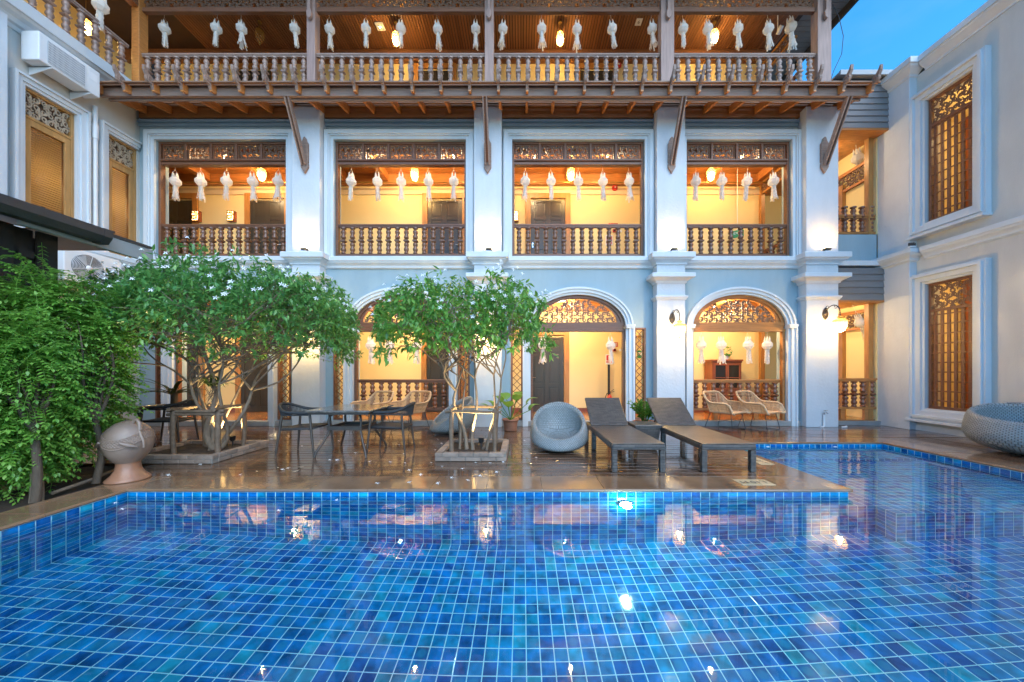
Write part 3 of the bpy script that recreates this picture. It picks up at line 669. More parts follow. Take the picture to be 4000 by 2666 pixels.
# storey 1 arches: white archivolt, wooden lunette with carving, jambs
for bi, (a, b) in enumerate(OPN1):
    cx, aa = (a + b) / 2, (b - a) / 2; m = MB()
    for o0, o1, yy in ((-.004, .05, .06), (.05, .12, .10), (.12, .165, .13)):
        m.strip(arch_pts(cx, aa + o0, ARB + o0, ZSP), arch_pts(cx, aa + o1, ARB + o1, ZSP), YW - yy, YW - .001)
    for s_, e_ in ((-1, a), (1, b)):
        def bx(o0, o1, yy, z0, z1): m.box(min(e_ + s_ * o0, e_ + s_ * o1), max(e_ + s_ * o0, e_ + s_ * o1), YW - yy, YW - .001, z0, z1)
        bx(-.02, .20, .15, ZSP - .02, ZSP + .03); bx(-.012, .185, .14, ZSP - .06, ZSP - .02)
        bx(-.0, .06, .07, 0, ZSP - .06); bx(.06, .15, .11, 0, ZSP - .06); bx(.15, .19, .14, 0, ZSP - .06)
    m.build('archivolt', M['trim'], B)
    m = MB(); ya, yb = YW + .02, YW + .12
    m.strip(arch_pts(cx, aa - .20, ARB - .19, ZSP + .10), arch_pts(cx, aa - .0, ARB - .0, ZSP - .0), ya + .03, yb)
    m.strip(arch_pts(cx, aa - .09, ARB - .09, ZSP + .02), arch_pts(cx, aa - .001, ARB - .001, ZSP), ya, ya + .06)
    m.box(a + .03, b - .03, ya + .005, yb - .01, ZSP - .07, ZSP + .10); m.box(a, b, ya - .012, yb + .01, ZSP - .13, ZSP - .07)
    m.box(a, a + .06, ya, yb, .02, ZSP - .13); m.box(b - .06, b, ya, yb, .02, ZSP - .13)
    lt = m.build('arch_transom', M['dark'] if bi != 3 else M['teakx'], B, bevel=.004)
    place('fretwork', arch_fret_me, (cx, ya + .04, ZSP + .10 + AH / 2), lt, scale=(1.02, 1, 1.02))
for bi in (1, 3):
    a, b = OPN1[bi]; railing(B, (a + .06, YW + .14, 0), (b - .06, YW + .14, 0), .31, .80, bal1, .62, M['dark'] if bi == 1 else M['teakx'], 10, legs=[.27, .73])
# lattice side lights
lat_mat = M['dark']
for (a, b) in LAT:
    m = MB(); f_ = .04; m.strip([(a + f_, ZL0 + f_), (b - f_, ZL0 + f_), (b - f_, ZL1 - f_), (a + f_, ZL1 - f_)], [(a, ZL0), (b, ZL0), (b, ZL1), (a, ZL1)], YW - .02, YW + .10, closed=True)
    fr = m.build('lattice_frame', lat_mat, B); x0, x1, z0, z1 = a + f_, b - f_, ZL0 + f_, ZL1 - f_; wd = x1 - x0; sp = .165
    z = z0 - wd
    while z < z1:
        for s_ in (1, -1):
            pa, pb = (x0, z), (x1, z + wd)
            if pa[1] < z0: pa = (x0 + z0 - z, z0)
            if pb[1] > z1: pb = (x0 + z1 - z, z1)
            if pb[0] - pa[0] > .02:
                if s_ < 0: pa, pb = (x0 + x1 - pa[0], pa[1]), (x0 + x1 - pb[0], pb[1])
                q = MB(); yy = YW + .03 if s_ > 0 else YW + .046
                q.bar((pa[0], yy, pa[1]), (pb[0], yy, pb[1]), .014, .017, up=(0, 1, 0)); q.build('slat', lat_mat, fr)
        z += sp

# corridors behind the facade
m = MB()
for z0, z1 in ((0, 3.30), (3.95, 7.05), (7.9, 10.55)): m.box(-10.6, 6.98, YK, YK + .2, z0, z1)
m.box(-10.8, -10.6, YW + .31, YK + .2, 0, 3.3); m.box(-10.8, -10.6, YW + .31, YK + .2, 3.95, 7.05)
m.build('back_wall', M['cream'], B)
m = MB(); m.box(-10.6, 8.6, YW + .10, YK, .02, .125); m.build('corridor_floor', M['ifloor'], B)
m = MB(); m.box(-9.2, 7.3, YW - .10, YW + .10, .0, .118); m.build('step', M['step'], B, bevel=.006)
m = MB(); m.box(-10.6, 8.7, YW + .302, 11.0, 3.75, 3.95); m.build('floor_slab', M['ifloor'], B)
m = MB(); m.box(-10.6, 6.98, YW + .302, YK, 3.30, 3.32); m.box(-10.6, 6.98, YW + .302, YK, 7.0, 7.02); m.build('ceiling_backing', M['soff'], B)
for zc in (3.27, 6.97):
    yy = YW + .31
    while yy < YK - .05:
        q = MB(); q.box(-10.6, 6.98, yy, yy + .115, zc, zc + .028); q.build('ceiling_board', M['teakx'], B); yy += .122
for zc, hh in ((6.97, .22), (3.27, .16)):
    for xb in (-9.0, -7.3, -5.1, -3.9, -.81, 1.3, 3.45, 5.3, 6.8):
        q = MB(); q.box(xb - .07, xb + .07, YW + .31, YK - .13, zc - hh, zc - .001); q.build('ceiling_beam', M['teak'], B)
    q = MB(); q.box(-10.6, 6.98, YK - .12, YK - .001, zc - hh - .08, zc - .001); q.build('wall_plate', M['teakx'], B)
    q = MB(); q.box(-10.6, 6.98, YW + .31, YW + .36, zc - hh, zc - .001); q.build('ceiling_beam', M['teakx'], B)
q = MB(); q.box(-10.6, 6.98, YK - .03, YK - .001, 6.42, 6.60); q.build('wall_band', simple('wall_band_cream', (.66, .52, .33), .7, .05), B)
q = MB(); q.tube([(-10.6, 9.6, 6.62), (6.98, 9.6, 6.62)], .018, 8); q.build('conduit_pipe', M['brass'], B)
for z0 in (.125, 3.95): q = MB(); q.box(-10.6, 6.98, YK - .02, YK - .001, z0, z0 + .12); q.build('skirting', M['skirt'], B)

def door(cx, z0, w_=1.0, h_=2.12, hand=-1, y=YK, mat=None, fmat=None, leafcut=True):
    m = MB(); f_ = .15; m.strip([(cx - w_ / 2, z0), (cx - w_ / 2, z0 + h_), (cx + w_ / 2, z0 + h_), (cx + w_ / 2, z0)], [(cx - w_ / 2 - f_, z0), (cx - w_ / 2 - f_, z0 + h_ + f_), (cx + w_ / 2 + f_, z0 + h_ + f_), (cx + w_ / 2 + f_, z0)], y - .06, y - .001)
    fr = m.build('door_frame', fmat or M['ochreteak'], B, bevel=.006)
    m = MB(); xs = [cx - w_ / 2 + .005, cx - w_ / 2 + .11, cx - .06, cx + .06, cx + w_ / 2 - .11, cx + w_ / 2 - .005]; zs = [z0 + .01, z0 + .16, z0 + .72, z0 + .84, z0 + h_ - .62, z0 + h_ - .54, z0 + h_ - .12, z0 + h_ - .05]
    m.box(xs[0], xs[5], y - .02, y - .0012, zs[0], zs[7])
    for x0, x1 in ((xs[0], xs[1]), (xs[2], xs[3]), (xs[4], xs[5])): m.box(x0, x1, y - .035, y - .0205, zs[0], zs[7])
    for x0, x1 in ((xs[1], xs[2]), (xs[3], xs[4])):
        for k in (0, 2, 4, 6): m.box(x0, x1, y - .034, y - .0205, zs[k], zs[k + 1])
    d_ = m.build('door', mat or M['door'], B, bevel=.004)
    for x0, x1 in ((xs[1], xs[2]), (xs[3], xs[4])):
        for k in (1, 3, 5):
            q = MB(); q.box(x0 + .035, x1 - .035, y - .03, y - .0207, zs[k] + .035, zs[k + 1] - .035); q.build('door_panel', mat or M['door'], d_, bevel=.006)
    q = MB(); hx = cx + hand * (w_ / 2 - .06); q.tube([(hx, y - .036, z0 + 1.0), (hx, y - .085, z0 + 1.0), (hx - hand * .12, y - .085, z0 + 1.0)], .009, 8); q.box(hx - .02, hx + .02, y - .042, y - .0352, z0 + .93, z0 + 1.07)
    q.build('handle', M['chrome'], d_)
    q = MB(); q.lathe([(.0, .0), (.008, .0), (.008, .006), (.0, .006)], 8, (cx, y - .036, z0 + 1.5), Matrix.Rotation(R(90), 3, 'X'), caps=False); q.build('peephole', M['chrome'], d_)
M['ochreteak'] = simple('door_frame_teak', (.40, .18, .045), .4, .3, 3.0, .15, 40, stretch=(6, 6, 1))
Z2F = 3.95
for cx, hd in ((PX(690, YK), -1), (PX(1048, YK), 1), (PX(1739, YK), 1), (PX(2140, YK), -1)): door(cx, Z2F + .0, 1.0, 2.35, hd)
for cx, hd in ((PX(715, YK), 1), (PX(1012, YK), -1), (PX(1735, YK), 1), (PX(2135, YK), -1)): door(cx, .125, 1.0, 2.22, hd)
for cx in (PX(1000, YK), PX(1700, YK), PX(2330, YK)): door(cx, 7.95, .95, 2.1, 1)

# upper eave: rafters with curled ends, battens, front beam and brackets
E = B
RAFX = [-4.16 + .609 * i for i in range(-8, 20)]
YB0, ZB0, YB1, ZB1 = 7.20, 7.33, 8.24, 7.60      # rafter axis front / wall (underside)
def raf_z(y): return ZB0 + (ZB1 - ZB0) * (y - YB0) / (YB1 - YB0) - .10
eave = MB(); eave.box(-9.1, 7.46, 7.34, 7.40, 7.235, 7.42); eave.box(-9.0, 7.36, 7.42, 7.46, 7.20, 7.25)
eave = eave.build('eave_beam', M['weath'], B, bevel=.006)
rm = MB(); sx = .028
pts = [(YB0 + .02, raf_z(YB0 + .02)), (YB1, raf_z(YB1)), (YB1, raf_z(YB1) + .17), (YB0 + .02, raf_z(YB0 + .02) + .17)]
rm.prism(pts, -sx, sx, 'yz'); rafter_me = rm.mesh('rafter', M['teak'])
fm = MB(); cyy, czz = YB0 - .045, raf_z(YB0) + .20       # curled finial: disc with a beak rising forward
arc_ = lambda a0, a1, r: [(cyy + r * math.cos(R(a0 + (a1 - a0) * i / 6)), czz + r * math.sin(R(a0 + (a1 - a0) * i / 6))) for i in range(7)]
outl = [(YB0 + .03, raf_z(YB0) + .02), (YB0 + .04, raf_z(YB0) + .15)] + arc_(35, 100, .082) + [(cyy - .07, czz + .145), (cyy - .105, czz + .215), (cyy - .125, czz + .21), (cyy - .12, czz + .12)] + arc_(155, 285, .082)
fm.prism(outl, -.026, .026, 'yz')
for s_ in (-1, 1):
    sp_ = [(s_ * .027, cyy + .058 * (1 - .75 * t) * math.cos(9 * t), czz + .058 * (1 - .75 * t) * math.sin(9 * t)) for t in [i / 16 for i in range(17)]]
    fm.tube(sp_, .008, 5)
fin_me = fm.mesh('finial', M['weath'])
for x in RAFX:
    r_ = place('rafter', rafter_me, (x, 0, 0), eave); place('finial', fin_me, (x, 0, 0), eave)
    q = MB(); q.box(x - .035, x + .035, 7.40, 7.46, 7.42, 7.50); q.build('block', M['weath'], eave)
M['slatw'] = simple('wood_batten', (.24, .13, .075), .55, .3, 2.5, .3, 30, stretch=(1, 12, 12), obj_rand=.15)
yy = YB0 - .02
while yy < YB1 - .04:
    z = raf_z(yy) + .172; q = MB()
    q.add([(-9.15, yy, z), (7.55, yy, z), (7.55, yy + .085, z + .022), (-9.15, yy + .085, z + .022), (-9.15, yy, z + .028), (7.55, yy, z + .028), (7.55, yy + .085, z + .05), (-9.15, yy + .085, z + .05)], [(0, 3, 2, 1), (4, 5, 6, 7), (0, 1, 5, 4), (3, 7, 6, 2), (0, 4, 7, 3), (1, 2, 6, 5)])
    q.build('batten', M['slatw'], eave); yy += .118
q = MB(); q.box(-9.2, 7.41, YW - .06, YW - .004, 7.40, 7.66); q.build('ledger', M['teakx'], eave)
q = MB(); q.box(-9.2, 7.41, 7.95, 8.24, 7.80, 7.95); q.build('gallery_edge_beam', M['weath'], B)
for a, b in PIL:
    cx = (a + b) / 2 + (.02 if a > 6 else 0)
    q = MB(); z0, z1 = 5.93, 6.78; hw = .085
    q.prism([(cx, z0), (cx + .02, z0 + .03), (cx + hw, z0 + .14), (cx + hw, z0 + .22), (cx + hw - .018, z0 + .24), (cx + hw, z0 + .27), (cx + hw, z1 - .16), (cx + .05, z1 - .10), (cx + .03, z1 - .03), (cx, z1), (cx - .03, z1 - .03), (cx - .05, z1 - .10), (cx - hw, z1 - .16), (cx - hw, z0 + .27), (cx - hw + .018, z0 + .24), (cx - hw, z0 + .22), (cx - hw, z0 + .14), (cx - .02, z0 + .03)], YP - .055, YP - .001)
    br = q.build('bracket', M['weath'], B, bevel=.005)
    for s_ in (-1, 1):
        q = MB(); q.bar((cx + s_ * .038, YP - .055, 6.12), (cx + s_ * .038, 7.37, 7.24), .026, .10); q.build('strut', M['weath'], br)
    q = MB(); q.bar((cx, YP - .05, 6.20), (cx, 7.42, 7.22), .045, .05); q.build('web', M['dark'], br)

# top gallery
YT = 8.05
POST = [(-9.15, -8.97), (-5.05, -4.85), (-.88, -.67), (3.25, 3.56), (6.92, 7.24)]
q = MB(); q.box(-10.8, 7.3, 8.0, YK + .1, 7.95, 8.0); q.build('gallery_floor', M['ifloor'], B)
for i, (a, b) in enumerate(POST):
    q = MB(); q.box(a, b, YT - .06, YT + .14, 7.95, 10.5); q.build('gallery_post', M['post'] if i else M['teak'], B, bevel=.008)
    if i:
        c = (a + b) / 2; q = MB(); q.prism([(c, 9.50), (c + .05, 9.56), (c + .06, 9.66), (c + .03, 9.72), (c + .03, 10.1), (c - .03, 10.1), (c - .03, 9.72), (c - .06, 9.66), (c - .05, 9.56)], YT - .14, YT - .061); q.build('post_pendant', M['post'], B, bevel=.005)
for i in range(4):
    a, b = POST[i][1], POST[i + 1][0]; n = int(round((b - a) / .235))
    railing(B, (a, YT + .03, 0), (b, YT + .03, 0), 7.98, .83, bal3, .68, M['weath'], n)
    q = MB(); q.box(a, b, YT + .0, YT + .09, 9.80, 9.90); q.box(a, b, YT - .01, YT + .09, 10.16, 10.4); fr = q.build('gallery_frieze', M['dark'], B, bevel=.005)
    k = max(1, int(round((b - a) / .62))); pw = (b - a) / k
    for j in range(k): place('fret_panel', fret_panel_me, (a + (j + .5) * pw, YT + .04, 10.03), fr, scale=(pw / FR_W * .97, 1, .26 / FR_H))
q = MB(); q.box(-11.8, 7.3, YT + .09, YK + .4, 10.56, 10.58); q.build('gallery_ceiling', M['soff'], B); gc = bpy.data.objects['gallery_ceiling']
sm = MB().box(-.026, .026, YT + .10, YK - .13, 10.525, 10.558).mesh('ceiling_slat', M['slat'])
x = -9.0
while x < 7.2: place('ceiling_slat', sm, (x, 0, 0), gc); x += .075
q = MB(); q.box(-11.8, 7.0, YK - .12, YK - .001, 10.22, 10.55); q.build('wall_plate', M['slat'], B)
# roof over the gallery and its side overhang
q = MB(); q.box(-12.5, 8.22, 6.9, 13.5, 10.62, 10.70); rf = q.build('roof', M['shroof'], B)
q = MB(); q.box(8.22, 8.27, 6.9, 13.5, 10.42, 10.72); q.build('barge_board', M['shroof'], B)
yy = 6.95
while yy < 13.4: q = MB(); q.box(7.30, 8.21, yy, yy + .14, 10.60, 10.617); q.build('soffit_board', M['rooft'], rf); yy += .15
q = MB()
for k in range(9): q.add([(-12.5, 6.9 + k * .35, 10.72 + k * .16), (8.27, 6.9 + k * .35, 10.72 + k * .16), (8.27, 7.25 + k * .35, 10.88 + k * .16), (-12.5, 7.25 + k * .35, 10.88 + k * .16)], [(0, 1, 2, 3)])
q.build('roof_slope', M['shroof'], B)
q = MB(); q.tube([(7.28, 8.0, 9.9), (7.38, 7.95, 9.55), (7.46, 7.93, 9.1), (7.44, 7.95, 8.7), (7.30, 8.0, 8.35), (7.22, 8.0, 8.1)], .007, 5); q.build('loose_cable', M['black'], B)
# ------------------------------------------------------------------ linking passage between the main front and the right wing
K = thing('link_passage', (8.05, 8.3, 0), 'narrow linking passage with grey cladding boards between hotel front and right wing', 'building')
XA, XB = 7.412, 8.70
for nm, y0, z0, z1, n in (('upper', 8.10, 7.09, 8.24, 8), ('lower', 8.20, 3.02, 3.80, 5)):
    q = MB(); q.box(XA, XB, y0 + .03, y0 + .35, z0, z1); q.build('cladding_backing', M['clad'], K)
    hgt = (z1 - z0) / n
    for k in range(n):
        q = MB(); a, b = z0 + k * hgt, z0 + (k + 1) * hgt - .002
        q.add([(XA, y0 - .004, a), (XB, y0 - .004, a), (XB, y0 + .016, b), (XA, y0 + .016, b), (XA, y0 + .029, a), (XB, y0 + .029, a), (XB, y0 + .029, b), (XA, y0 + .029, b)], [(0, 1, 2, 3), (0, 4, 5, 1), (3, 2, 6, 7), (0, 3, 7, 4), (1, 5, 6, 2)])
        q.build('cladding_board', M['clad'], K)
    q = MB(); q.box(XA, XB, y0 + .002, y0 + .36, z0 - .05, z0 - .002); q.build('lintel', M['teakx'], K)
q = MB(); q.box(XA, XB + .3, 7.98, 8.9, 8.27, 8.31); q.box(XA, XB + .02, 7.94, 7.98, 8.22, 8.33); q.build('roof_edge', M['flash'], K)
q = MB(); q.box(XA, XB, 8.36, 8.5, 3.86, 4.66); q.build('parapet', M['wall'], K)
q = MB(); q.box(XA, XB, 8.22, 8.36, 3.86, 3.98); q.build('ledge', M['trim'], K, bevel=.006)
railing(K, (XA, 8.42, 0), (XB, 8.42, 0), 4.66, .50, bal1, .34, M['teakx'], 6)
legs_z = .02
r_ = railing(K, (XA, 8.40, 0), (XB, 8.40, 0), .34, .80, bal1, .62, M['teakx'], 6, legs=[.35, .8])
q = MB(); q.box(XA, XB, 8.28, 8.5, 0, .10); q.build('step', M['step'], K)
for z0, z1 in ((.1, 2.97), (4.67, 7.04)): q = MB(); q.box(8.50, 8.62, 8.375, 8.485, z0, z1); q.build('timber_post', M['ochreteak'], K)
# inside of the passage: timber ceiling, side wall with frieze, door beyond
q = MB(); q.box(6.98, 8.70, 11.2, 11.4, 0, 7.1); q.build('end_wall', M['cream'], K)
q = MB(); q.box(8.68, 8.80, 8.36, 11.4, 0, 7.9); q.build('side_wall', M['cream'], K)
q = MB(); q.box(6.98, 8.70, 8.40, 11.2, .02, .124); q.build('passage_floor', M['ifloor'], K)
for zc in (7.06, 3.0):
    xx = 6.98
    while xx < 8.66: q = MB(); q.box(xx, xx + .07, 8.47, 11.2, zc, zc + .02); q.build('ceiling_board', M['teak'], K); xx += .075
    q = MB(); q.box(6.98, 8.7, 8.47, 11.2, zc + .021, zc + .03); q.build('ceiling_backing', M['soff'], K)
for zc in (6.35, 2.62):
    q = MB(); q.box(8.60, 8.66, 8.5, 11.0, zc - .25, zc - .19); q.box(8.60, 8.66, 8.5, 11.0, zc + .17, zc + .25); fr = q.build('side_frieze', M['teak'], K)
    for k in range(4): place('fret_panel', fret_panel_me, (8.62, 8.8 + k * .62, zc - .01), fr, rot=(0, 0, R(90)), scale=(1.05, 1, 1.25))
def side_door(z0):
    q = MB(); q.box(8.62, 8.675, 9.3, 10.5, z0, z0 + 2.2); d_ = q.build('door', M['door'], K)
    q = MB(); q.strip([(9.3, z0), (9.3, z0 + 2.2), (10.5, z0 + 2.2), (10.5, z0)], [(9.15, z0), (9.15, z0 + 2.34), (10.65, z0 + 2.34), (10.65, z0)], 8.58, 8.679, 'yz'); q.build('door_frame', M['ochreteak'], K)
    for yy in (9.38, 9.95):
        for zz in (z0 + .2, z0 + 1.25): q = MB(); q.box(8.606, 8.621, yy, yy + .45, zz, zz + .8); q.build('door_panel', M['door'], d_, bevel=.005)
side_door(.125); side_door(3.96)
# corridor ends: carved frieze and rail towards the passage
for z0, zt in ((.125, 2.9), (3.95, 6.75), (7.98, 10.1)):
    q = MB(); q.box(6.86, 6.97, YK - .1, YK, z0, zt + .2); q.box(6.88, 6.95, YW + .37, YK - .1, zt - .36, zt - .30); q.box(6.88, 6.95, YW + .37, YK - .1, zt - .05, zt + .02); fr = q.build('corridor_end_frame', M['ochreteak'], B)
    for k in range(2): place('fret_panel', fret_panel_me, (6.91, YW + .70 + k * .6, zt - .18), fr, rot=(0, 0, R(90)), scale=(1.08, 1, .95))
    railing(B, (6.92, YW + .36, 0), (6.92, YK - .1, 0), z0 + .02, .80, bal1, .62, M['dark'], 5)
# stair underside on the ground-floor corridor wall
q = MB(); q.prism([(4.0, 2.3), (4.9, 3.26), (3.2, 3.26), (3.2, 2.3)], YK - .5, YK - .002); q.build('stair_underside', M['cream'], B)
q = MB(); q.bar((4.01, YK - .51, 2.29), (4.91, YK - .51, 3.25), .02, .05); q.build('stair_shade_line', M['dark'], B)  # dark bar stands in for the shade line along the sloping stair underside

# ------------------------------------------------------------------ right wing
Rw = thing('right_wing', (8.87, 6.5, 0), 'grey plastered right wing with tall lattice windows and white mouldings', 'building')
XWR = 8.87
WY0, WY1 = 6.69, 7.48
WIN = [(.50, 3.22), (4.56, 7.24)]
q = MB(); q.box(XWR, XWR + .28, -1.5, WY0, 0, 7.95); q.box(XWR, XWR + .28, WY1, 8.34, 0, 7.95)
z = 0
for a, b in WIN: q.box(XWR, XWR + .28, WY0, WY1, z, a); z = b
q.box(XWR, XWR + .28, WY0, WY1, z, 7.95); q.build('wall', M['wallw'], Rw)
q = MB(); q.box(8.70, XWR - .001, 7.67, 8.36, 0, 7.96); pl = q.build('pilaster', M['pillar'], Rw, bevel=.006)
def xring(prof, ya, yb, x):   # moulding along Y on an X-facing wall, overhang towards -X (and the near end)
    q = MB(); vs = []; n = len(prof)
    for yy in (ya, yb): vs += [(x - o, yy, z_) for z_, o in prof]
    q.add(vs, [(i, n + i, n + i + 1, i + 1) for i in range(n - 1)] + [tuple(range(n)), tuple(range(2 * n - 1, n - 1, -1))]); return q
TOPC = [(7.92, -.02), (7.92, .02), (7.96, .03), (8.0, .08), (8.06, .15), (8.10, .165), (8.10, .19), (8.22, .19), (8.24, .17), (8.24, -.25)]
MIDC = [(3.76, -.02), (3.78, .02), (3.80, .05), (3.83, .05), (3.86, .07), (3.90, .115), (3.935, .13), (3.945, .145), (4.035, .145), (4.045, .12), (4.045, -.02)]
for prof in (TOPC, MIDC):
    xring(prof, -1.5, 7.50, XWR).build('cornice', M['trim'], Rw, fix=True)
    q = MB(); rect = []
    for z_, o in prof:
        o = max(o, -.001); rect.append([(8.70 - o, 7.67 - o, z_), (XWR, 7.67 - o, z_), (XWR, 8.36, z_), (8.70 - o, 8.36, z_)])
    vs = [p for r in rect for p in r]; n = len(rect)
    q.add(vs, [(4 * i + k, 4 * i + (k + 1) % 4, 4 * i + 4 + (k + 1) % 4, 4 * i + 4 + k) for i in range(n - 1) for k in range(4)] + [(0, 1, 2, 3), (4 * n - 1, 4 * n - 2, 4 * n - 3, 4 * n - 4)])
    q.build('pilaster_cornice', M['trim'], Rw, fix=True)
q = MB(); q.box(XWR - .1, XWR + 8, -1.5, 9.5, 8.245, 8.29); q.build('flat_roof', M['shroof'], Rw)
q = MB(); q.box(XWR - .03, XWR - .001, -1.5, 7.67, 0, .12); q.build('plinth', M['trim'], Rw)
for a, b in WIN:
    q = MB()
    for o0, o1, xx in ((.0, .05, .05), (.05, .15, .10), (.15, .20, .16), (.20, .24, .12)):
        q.strip([(WY0 - o0, a - o0), (WY1 + o0, a - o0), (WY1 + o0, b + o0), (WY0 - o0, b + o0)], [(WY0 - o1, a - o1), (WY1 + o1, a - o1), (WY1 + o1, b + o1), (WY0 - o1, b + o1)], XWR - xx, XWR - .001, 'yz', closed=True)
    q.build('window_surround', M['trim'], Rw)
    q = MB(); q.box(XWR - .20, XWR - .002, WY0 - .26, WY1 + .26, a - .30, a - .242); q.build('window_sill', M['trim'], Rw, bevel=.008)
    q = MB(); zf = b - .56; xa, xb = XWR + .03, XWR + .10
    for y0_, y1_, z0_, z1_ in ((WY0, WY0 + .05, a, b), (WY1 - .05, WY1, a, b), (WY0 + .05, WY1 - .05, a, a + .06), (WY0 + .05, WY1 - .05, b - .05, b), (WY0 + .05, WY1 - .05, zf - .06, zf)): q.box(xa, xb, y0_, y1_, z0_, z1_)
    fr = q.build('window_frame', M['dark'], Rw, bevel=.004); zc = (zf + b - .05) / 2
    place('fretwork', fret_panel_me, (XWR + .06, (WY0 + WY1) / 2, zc), fr, rot=(0, 0, R(-90)), scale=((WY1 - WY0 - .1) / FR_W, 1, (b - .05 - zf) / FR_H))
    for k in range(6):
        yy = WY0 + .05 + (k + .5) * (WY1 - WY0 - .1) / 6; q = MB(); q.box(XWR + .05, XWR + .075, yy - .026, yy + .026, a + .06, zf - .06); q.build('lattice_bar', M['dark'], fr)
    z = a + .06 + .12
    while z < zf - .08: q = MB(); q.box(XWR + .037, XWR + .049, WY0 + .05, WY1 - .05, z - .013, z + .013); q.build('lattice_bar', M['dark'], fr); z += .205
    # room behind
    q = MB(); x0, x1, ya, yb, za, zb = XWR + .282, XWR + 2.2, 5.6, 8.6, a - .5, b + .35
    for nm_ in (((x1, ya, za), (0, yb - ya, 0), (0, 0, zb - za)), ((x0, ya, za), (x1 - x0, 0, 0), (0, 0, zb - za)), ((x0, yb, za), (x1 - x0, 0, 0), (0, 0, zb - za)), ((x0, ya, za), (x1 - x0, 0, 0), (0, yb - ya, 0)), ((x0, ya, zb), (x1 - x0, 0, 0), (0, yb - ya, 0))): quad(q, *nm_)
    q.build('room_wall', M['cream'], Rw)
    q = MB(); q.box(XWR + 2.1, XWR + 2.19, 7.9, 8.5, za, zb); q.build('inner_post', M['cabinet'], Rw)

# ------------------------------------------------------------------ left wing
Lw = thing('left_wing', (-9.25, 6.5, 0), 'white left wing with ochre framed windows, blinds and pale carved panels', 'building')
XWL = -9.25
LWIN = [(6.32, 7.06), (7.60, 8.20)]
q = MB(); z0w, z1w = 3.98, 6.62; yy = 0.5
for a, b in LWIN: q.box(XWL - .3, XWL, yy, a, 0, 7.9); q.box(XWL - .3, XWL, a, b, 0, z0w); q.box(XWL - .3, XWL, a, b, z1w, 7.9); yy = b
q.box(XWL - .3, XWL, yy, 8.249, 0, 7.9); q.build('wall', M['wallw'], Lw)
q = MB(); q.box(XWL + .001, XWL + .17, 5.4, 6.02, 0, 7.6); q.build('pilaster', M['pillar'], Lw)
LC = [(7.50, -.02), (7.52, .03), (7.58, .06), (7.60, .11), (7.66, .16), (7.70, .24), (7.74, .27), (7.74, .32), (7.93, .35), (7.95, .33), (7.95, -.02)]
def xring2(prof, ya, yb, x):
    q = MB(); vs = []; n = len(prof)
    for yy in (ya, yb): vs += [(x + o, yy, z_) for z_, o in prof]
    q.add(vs, [(i, n + i, n + i + 1, i + 1) for i in range(n - 1)] + [tuple(range(n)), tuple(range(2 * n - 1, n - 1, -1))]); return q
xring2(LC, .5, 7.98, XWL).build('cornice', M['trim'], Lw, fix=True)
xring2([(z_ - .1, o) for z_, o in MIDC], .5, 8.1, XWL).build('cornice', M['trim'], Lw, fix=True)
for a, b in LWIN:
    q = MB()
    for o0, o1, xx in ((.0, .05, .05), (.05, .13, .08), (.13, .17, .12)):
        if b > 8: q.strip([(a - o0, z0w - .05), (a - o0, z1w + o0), (b, z1w + o0)], [(a - o1, z0w - .05), (a - o1, z1w + o1), (b, z1w + o1)], XWL + .001, XWL + xx, 'yz')
        else: q.strip([(a - o0, z0w - .05), (a - o0, z1w + o0), (b + o0, z1w + o0), (b + o0, z0w - .05)], [(a - o1, z0w - .05), (a - o1, z1w + o1), (b + o1, z1w + o1), (b + o1, z0w - .05)], XWL + .001, XWL + xx, 'yz')
    q.build('window_surround', M['trim'], Lw)
    q = MB(); zf = 6.12; xa, xb = XWL - .10, XWL - .02
    for y0_, y1_, z0_, z1_ in ((a, a + .045, z0w, z1w), (b - .045, b, z0w, z1w), (a + .045, b - .045, z1w - .045, z1w), (a + .045, b - .045, zf - .05, zf)): q.box(xa, xb, y0_, y1_, z0_, z1_)
    for y0_, y1_, z0_, z1_ in ((a + .045, a + .13, z0w, zf - .05), (b - .13, b - .045, z0w, zf - .05), (a + .13, b - .13, zf - .17, zf - .05), (a + .13, b - .13, z0w, z0w + .25)): q.box(xa - .01, xb - .012, y0_, y1_, z0_, z1_)
    fr = q.build('window_frame', M['ochre'], Lw, bevel=.004)
    place("fretwork", fret_pale_me, (XWL - .05, (a + b) / 2, (zf + z1w - .045) / 2), fr, rot=(0, 0, R(90)), scale=((b - a - .09) / FR_W, 1, (z1w - .045 - zf) / FR_H))
    q = MB(); q.box(XWL - .125, XWL - .119, a + .05, b - .05, zf, z1w - .04); q.build('panel_backing', M['fret'], fr)
    q = MB(); q.add([(XWL - .064, a + .13, z0w + .25), (XWL - .064, b - .13, z0w + .25), (XWL - .064, b - .13, zf - .17), (XWL - .064, a + .13, zf - .17)], [(0, 1, 2, 3)]); q.build('pane', M['pane'], fr)
    z = z0w + .27
    while z < zf - .18:
        q = MB(); q.add([(XWL - .10 + .012, a + .131, z - .021), (XWL - .10 + .012, b - .131, z - .021), (XWL - .10 - .012, b - .131, z + .021), (XWL - .10 - .012, a + .131, z + .021)], [(0, 1, 2, 3)]); q.build('blind_slat', M['blind'], fr); z += .045
    q = MB(); x0, x1, ya, yb, za, zb = XWL - 1.2, XWL - .301, a - .25, b + (.25 if b < 8 else .9), z0w - .1, z1w + .1
    for nm_ in (((x0, ya, za), (0, yb - ya, 0), (0, 0, zb - za)), ((x0, ya, za), (x1 - x0, 0, 0), (0, 0, zb - za)), ((x0, yb, za), (x1 - x0, 0, 0), (0, 0, zb - za)), ((x0, ya, za), (x1 - x0, 0, 0), (0, yb - ya, 0)), ((x0, ya, zb), (x1 - x0, 0, 0), (0, yb - ya, 0))): quad(q, *nm_)
    q.build('room_wall', M['cream'], Lw)
